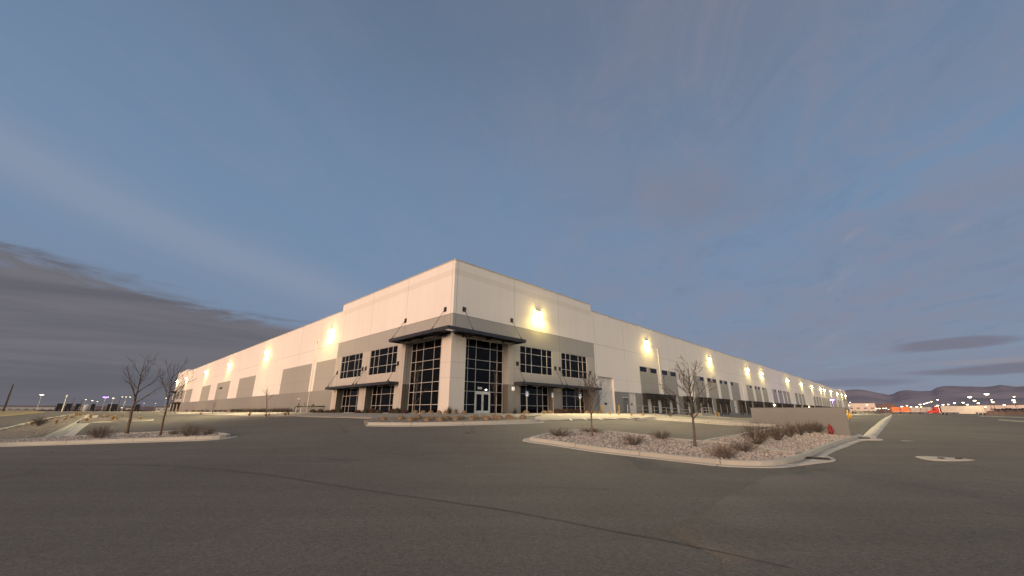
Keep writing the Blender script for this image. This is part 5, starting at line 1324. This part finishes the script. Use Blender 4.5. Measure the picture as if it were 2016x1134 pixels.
# lit yard: a few real pools of light under the nearer far lamps
pool = bpy.data.lights.new('yard', 'SPOT'); pool.energy = 2200; pool.color = (1., .82, .5); pool.spot_size = math.radians(140); pool.spot_blend = .8; pool.shadow_soft_size = .5
for px, py, D in ((1919, 781.3, 296), (1954.6, 775.2, 236), (1850, 795, 396), (1741, 800, 416), (2003, 787, 326), (1785, 798, 470), (1690, 792, 640)):
    o = bpy.data.objects.new('yard_bulb', pool); COL.objects.link(o); q = at_dist(px, D); o.location = (q[0], q[1], z_at(px, py, D) - .6)
# round tree and dark hedges behind the trailer
q = at_dist(1896, 380); t = thing('leafy_tree', 'small round dark tree behind the white semi-trailer', 'tree', q); mb = MB(); mb.tube([(0, 0, -.2), (0, 0, 2.2)], [.25, .15], 8); mb.build('trunk', 'bark_brown', t)
R = random.Random(4); mb = MB()
for k in range(900):
    a, z = R.uniform(0, 6.28), R.uniform(-1, 1); c = math.sqrt(1 - z * z); rr = R.uniform(.55, 1.0) ** .5; p = Vector((math.cos(a) * c * 2.3, math.sin(a) * c * 2.3, 3.9 + z * 2.0)) * 1.0; p = Vector((p.x * rr, p.y * rr, 3.9 + (p.z - 3.9) * rr))
    d1 = Vector((R.gauss(0, 1), R.gauss(0, 1), R.gauss(0, 1))).normalized() * .28; d2 = d1.orthogonal().normalized() * .2; mb.quad([tuple(p - d1), tuple(p + d2), tuple(p + d1), tuple(p - d2)])
mb.build('crown', 'evergreen', t)
def bank(px0, px1, y0, y1, D, mat, name):
    mb = MB(); n = 60; prev = None; R = random.Random(int(px0))
    for i in range(n + 1):
        px = px0 + (px1 - px0) * i / n; b = at_dist(px, D); hh = max(.4, z_at(px, y1, D) - b[2]) * (.8 + .4 * noise.noise(Vector((i * .45, px0, 0)))) * min(1, i / 4, (n - i) / 4 + .05)
        rr = Vector((b[0], b[1], 0)).normalized(); row = []
        for s, z in ((-5, -.3), (-3, hh * .7), (0, hh), (4, hh * .8), (8, -.3)): row.append((b[0] + rr.x * s, b[1] + rr.y * s, b[2] + z))
        if prev:
            for k in range(4): mb.quad([prev[k], row[k], row[k + 1], prev[k + 1]])
        prev = row
    return mb.build(name, mat, smooth=True)
tag(bank(1934, 2120, 811, 806.5, 310, 'bank_soil', 'earth_bank'), kind='structure'); tag(bank(1950, 2120, 806, 801.5, 420, 'far_dark', 'earth_bank'), kind='structure'); tag(bank(1675, 1730, 811, 807.6, 400, 'far_dark', 'earth_bank'), kind='structure')
tag(bank(-60, 75, 811, 808.6, 170, 'dry_field', 'earth_bank'), kind='structure'); tag(bank(-60, 300, 809, 806.2, 330, 'far_dark', 'earth_bank'), kind='structure')
gp = [at_dist(px, D) for px, D in ((1925, 200), (2100, 150), (2100, 165), (1925, 225))]
tag(drape('pavement', [p[:2] for p in gp], .10, 'concrete_slab', 4.), kind='structure')
gp = [at_dist(px, D) for px, D in ((1960, 118), (2100, 82), (2100, 90), (1962, 126))]
tag(drape('pavement', [p[:2] for p in gp], .10, 'concrete_slab', 3.), kind='structure')
gp = [xy(70, 16), xy(365, 19), xy(365, 13), xy(70, 9)]
tag(drape('pavement', gp, .05, 'concrete_slab', 4.), kind='structure')

# ------------------------------------------------------------------ mountains and low hills (real relief, kilometres off)
def range_(prof, D, depth, mat, name, seed, na=220, nr=26, rough=.5):
    mb = MB(); vid = {}; x0, x1 = prof[0][0], prof[-1][0]
    def top(px):
        for (a, ya), (b, yb) in zip(prof, prof[1:]):
            if a <= px <= b: t = (px - a) / (b - a); return ya + (yb - ya) * t
    for i in range(na + 1):
        px = x0 + (x1 - x0) * i / na; r = ray(px, 811); nrm = math.hypot(r[0], r[1]); u = (r[0] / nrm, r[1] / nrm); zt = z_at(px, top(px), D)
        for j in range(nr + 1):
            s = j / nr; dd = D + (s - .55) * depth; x, y = u[0] * dd, u[1] * dd; bell = max(0, 1 - abs(s - .55) / .55) ** .8
            nz = noise.multi_fractal(Vector((x / 1400, y / 1400, seed)), .9, 2.1, 6) if True else 0; rid = abs(noise.noise(Vector((x / 700, y / 700, seed + 4))))
            zz = zt * bell * (1 - (rough * .62 * (1 - bell ** 4)) * (.25 + 1.5 * rid + .15 * nz)) - zt * .07 * abs(noise.noise(Vector((x / 380, y / 380, 9.)))) * min(1, bell * 1.4) + (zt * .02 * noise.noise(Vector((x / 160, y / 160, 2))) if .2 < s < .9 else 0)
            vid[i, j] = len(mb.v); mb.v.append((x, y, max(-20, zz) if 0 < j < nr else -30))
    for i in range(na):
        for j in range(nr): mb.f.append((vid[i, j], vid[i + 1, j], vid[i + 1, j + 1], vid[i, j + 1])); mb.uv.append([(0, 0)] * 4); mb.mi.append(0)
    return tag(mb.build(name, mat, smooth=True), kind='structure')
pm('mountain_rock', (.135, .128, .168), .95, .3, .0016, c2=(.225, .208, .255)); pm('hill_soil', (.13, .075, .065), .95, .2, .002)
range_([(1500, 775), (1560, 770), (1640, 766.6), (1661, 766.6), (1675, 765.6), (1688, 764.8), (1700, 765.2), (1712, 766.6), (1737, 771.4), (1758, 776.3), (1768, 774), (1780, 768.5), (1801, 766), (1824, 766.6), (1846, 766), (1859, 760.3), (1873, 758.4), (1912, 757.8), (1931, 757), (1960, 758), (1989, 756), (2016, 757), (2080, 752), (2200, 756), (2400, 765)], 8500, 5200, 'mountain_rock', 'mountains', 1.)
range_([(-500, 793), (-200, 795), (0, 797.2), (110, 797.8), (200, 798.6), (260, 799.5), (340, 800.5), (420, 801.5), (700, 803)], 5200, 1800, 'hill_soil', 'hills', 5., 120, 14, .2)

# ------------------------------------------------------------------ render settings
scene.render.engine = 'CYCLES'; cy = scene.cycles
cy.use_denoising = True; cy.denoiser = 'OPENIMAGEDENOISE'; cy.max_bounces = 5; cy.diffuse_bounces = 3; cy.glossy_bounces = 3; cy.transmission_bounces = 2
cy.caustics_reflective = False; cy.caustics_refractive = False; cy.use_light_tree = True; cy.sample_clamp_indirect = 4.; cy.sample_clamp_direct = 0.
scene.view_settings.view_transform = 'Standard'; scene.view_settings.look = 'None'; scene.view_settings.exposure = .13; scene.view_settings.gamma = 1.
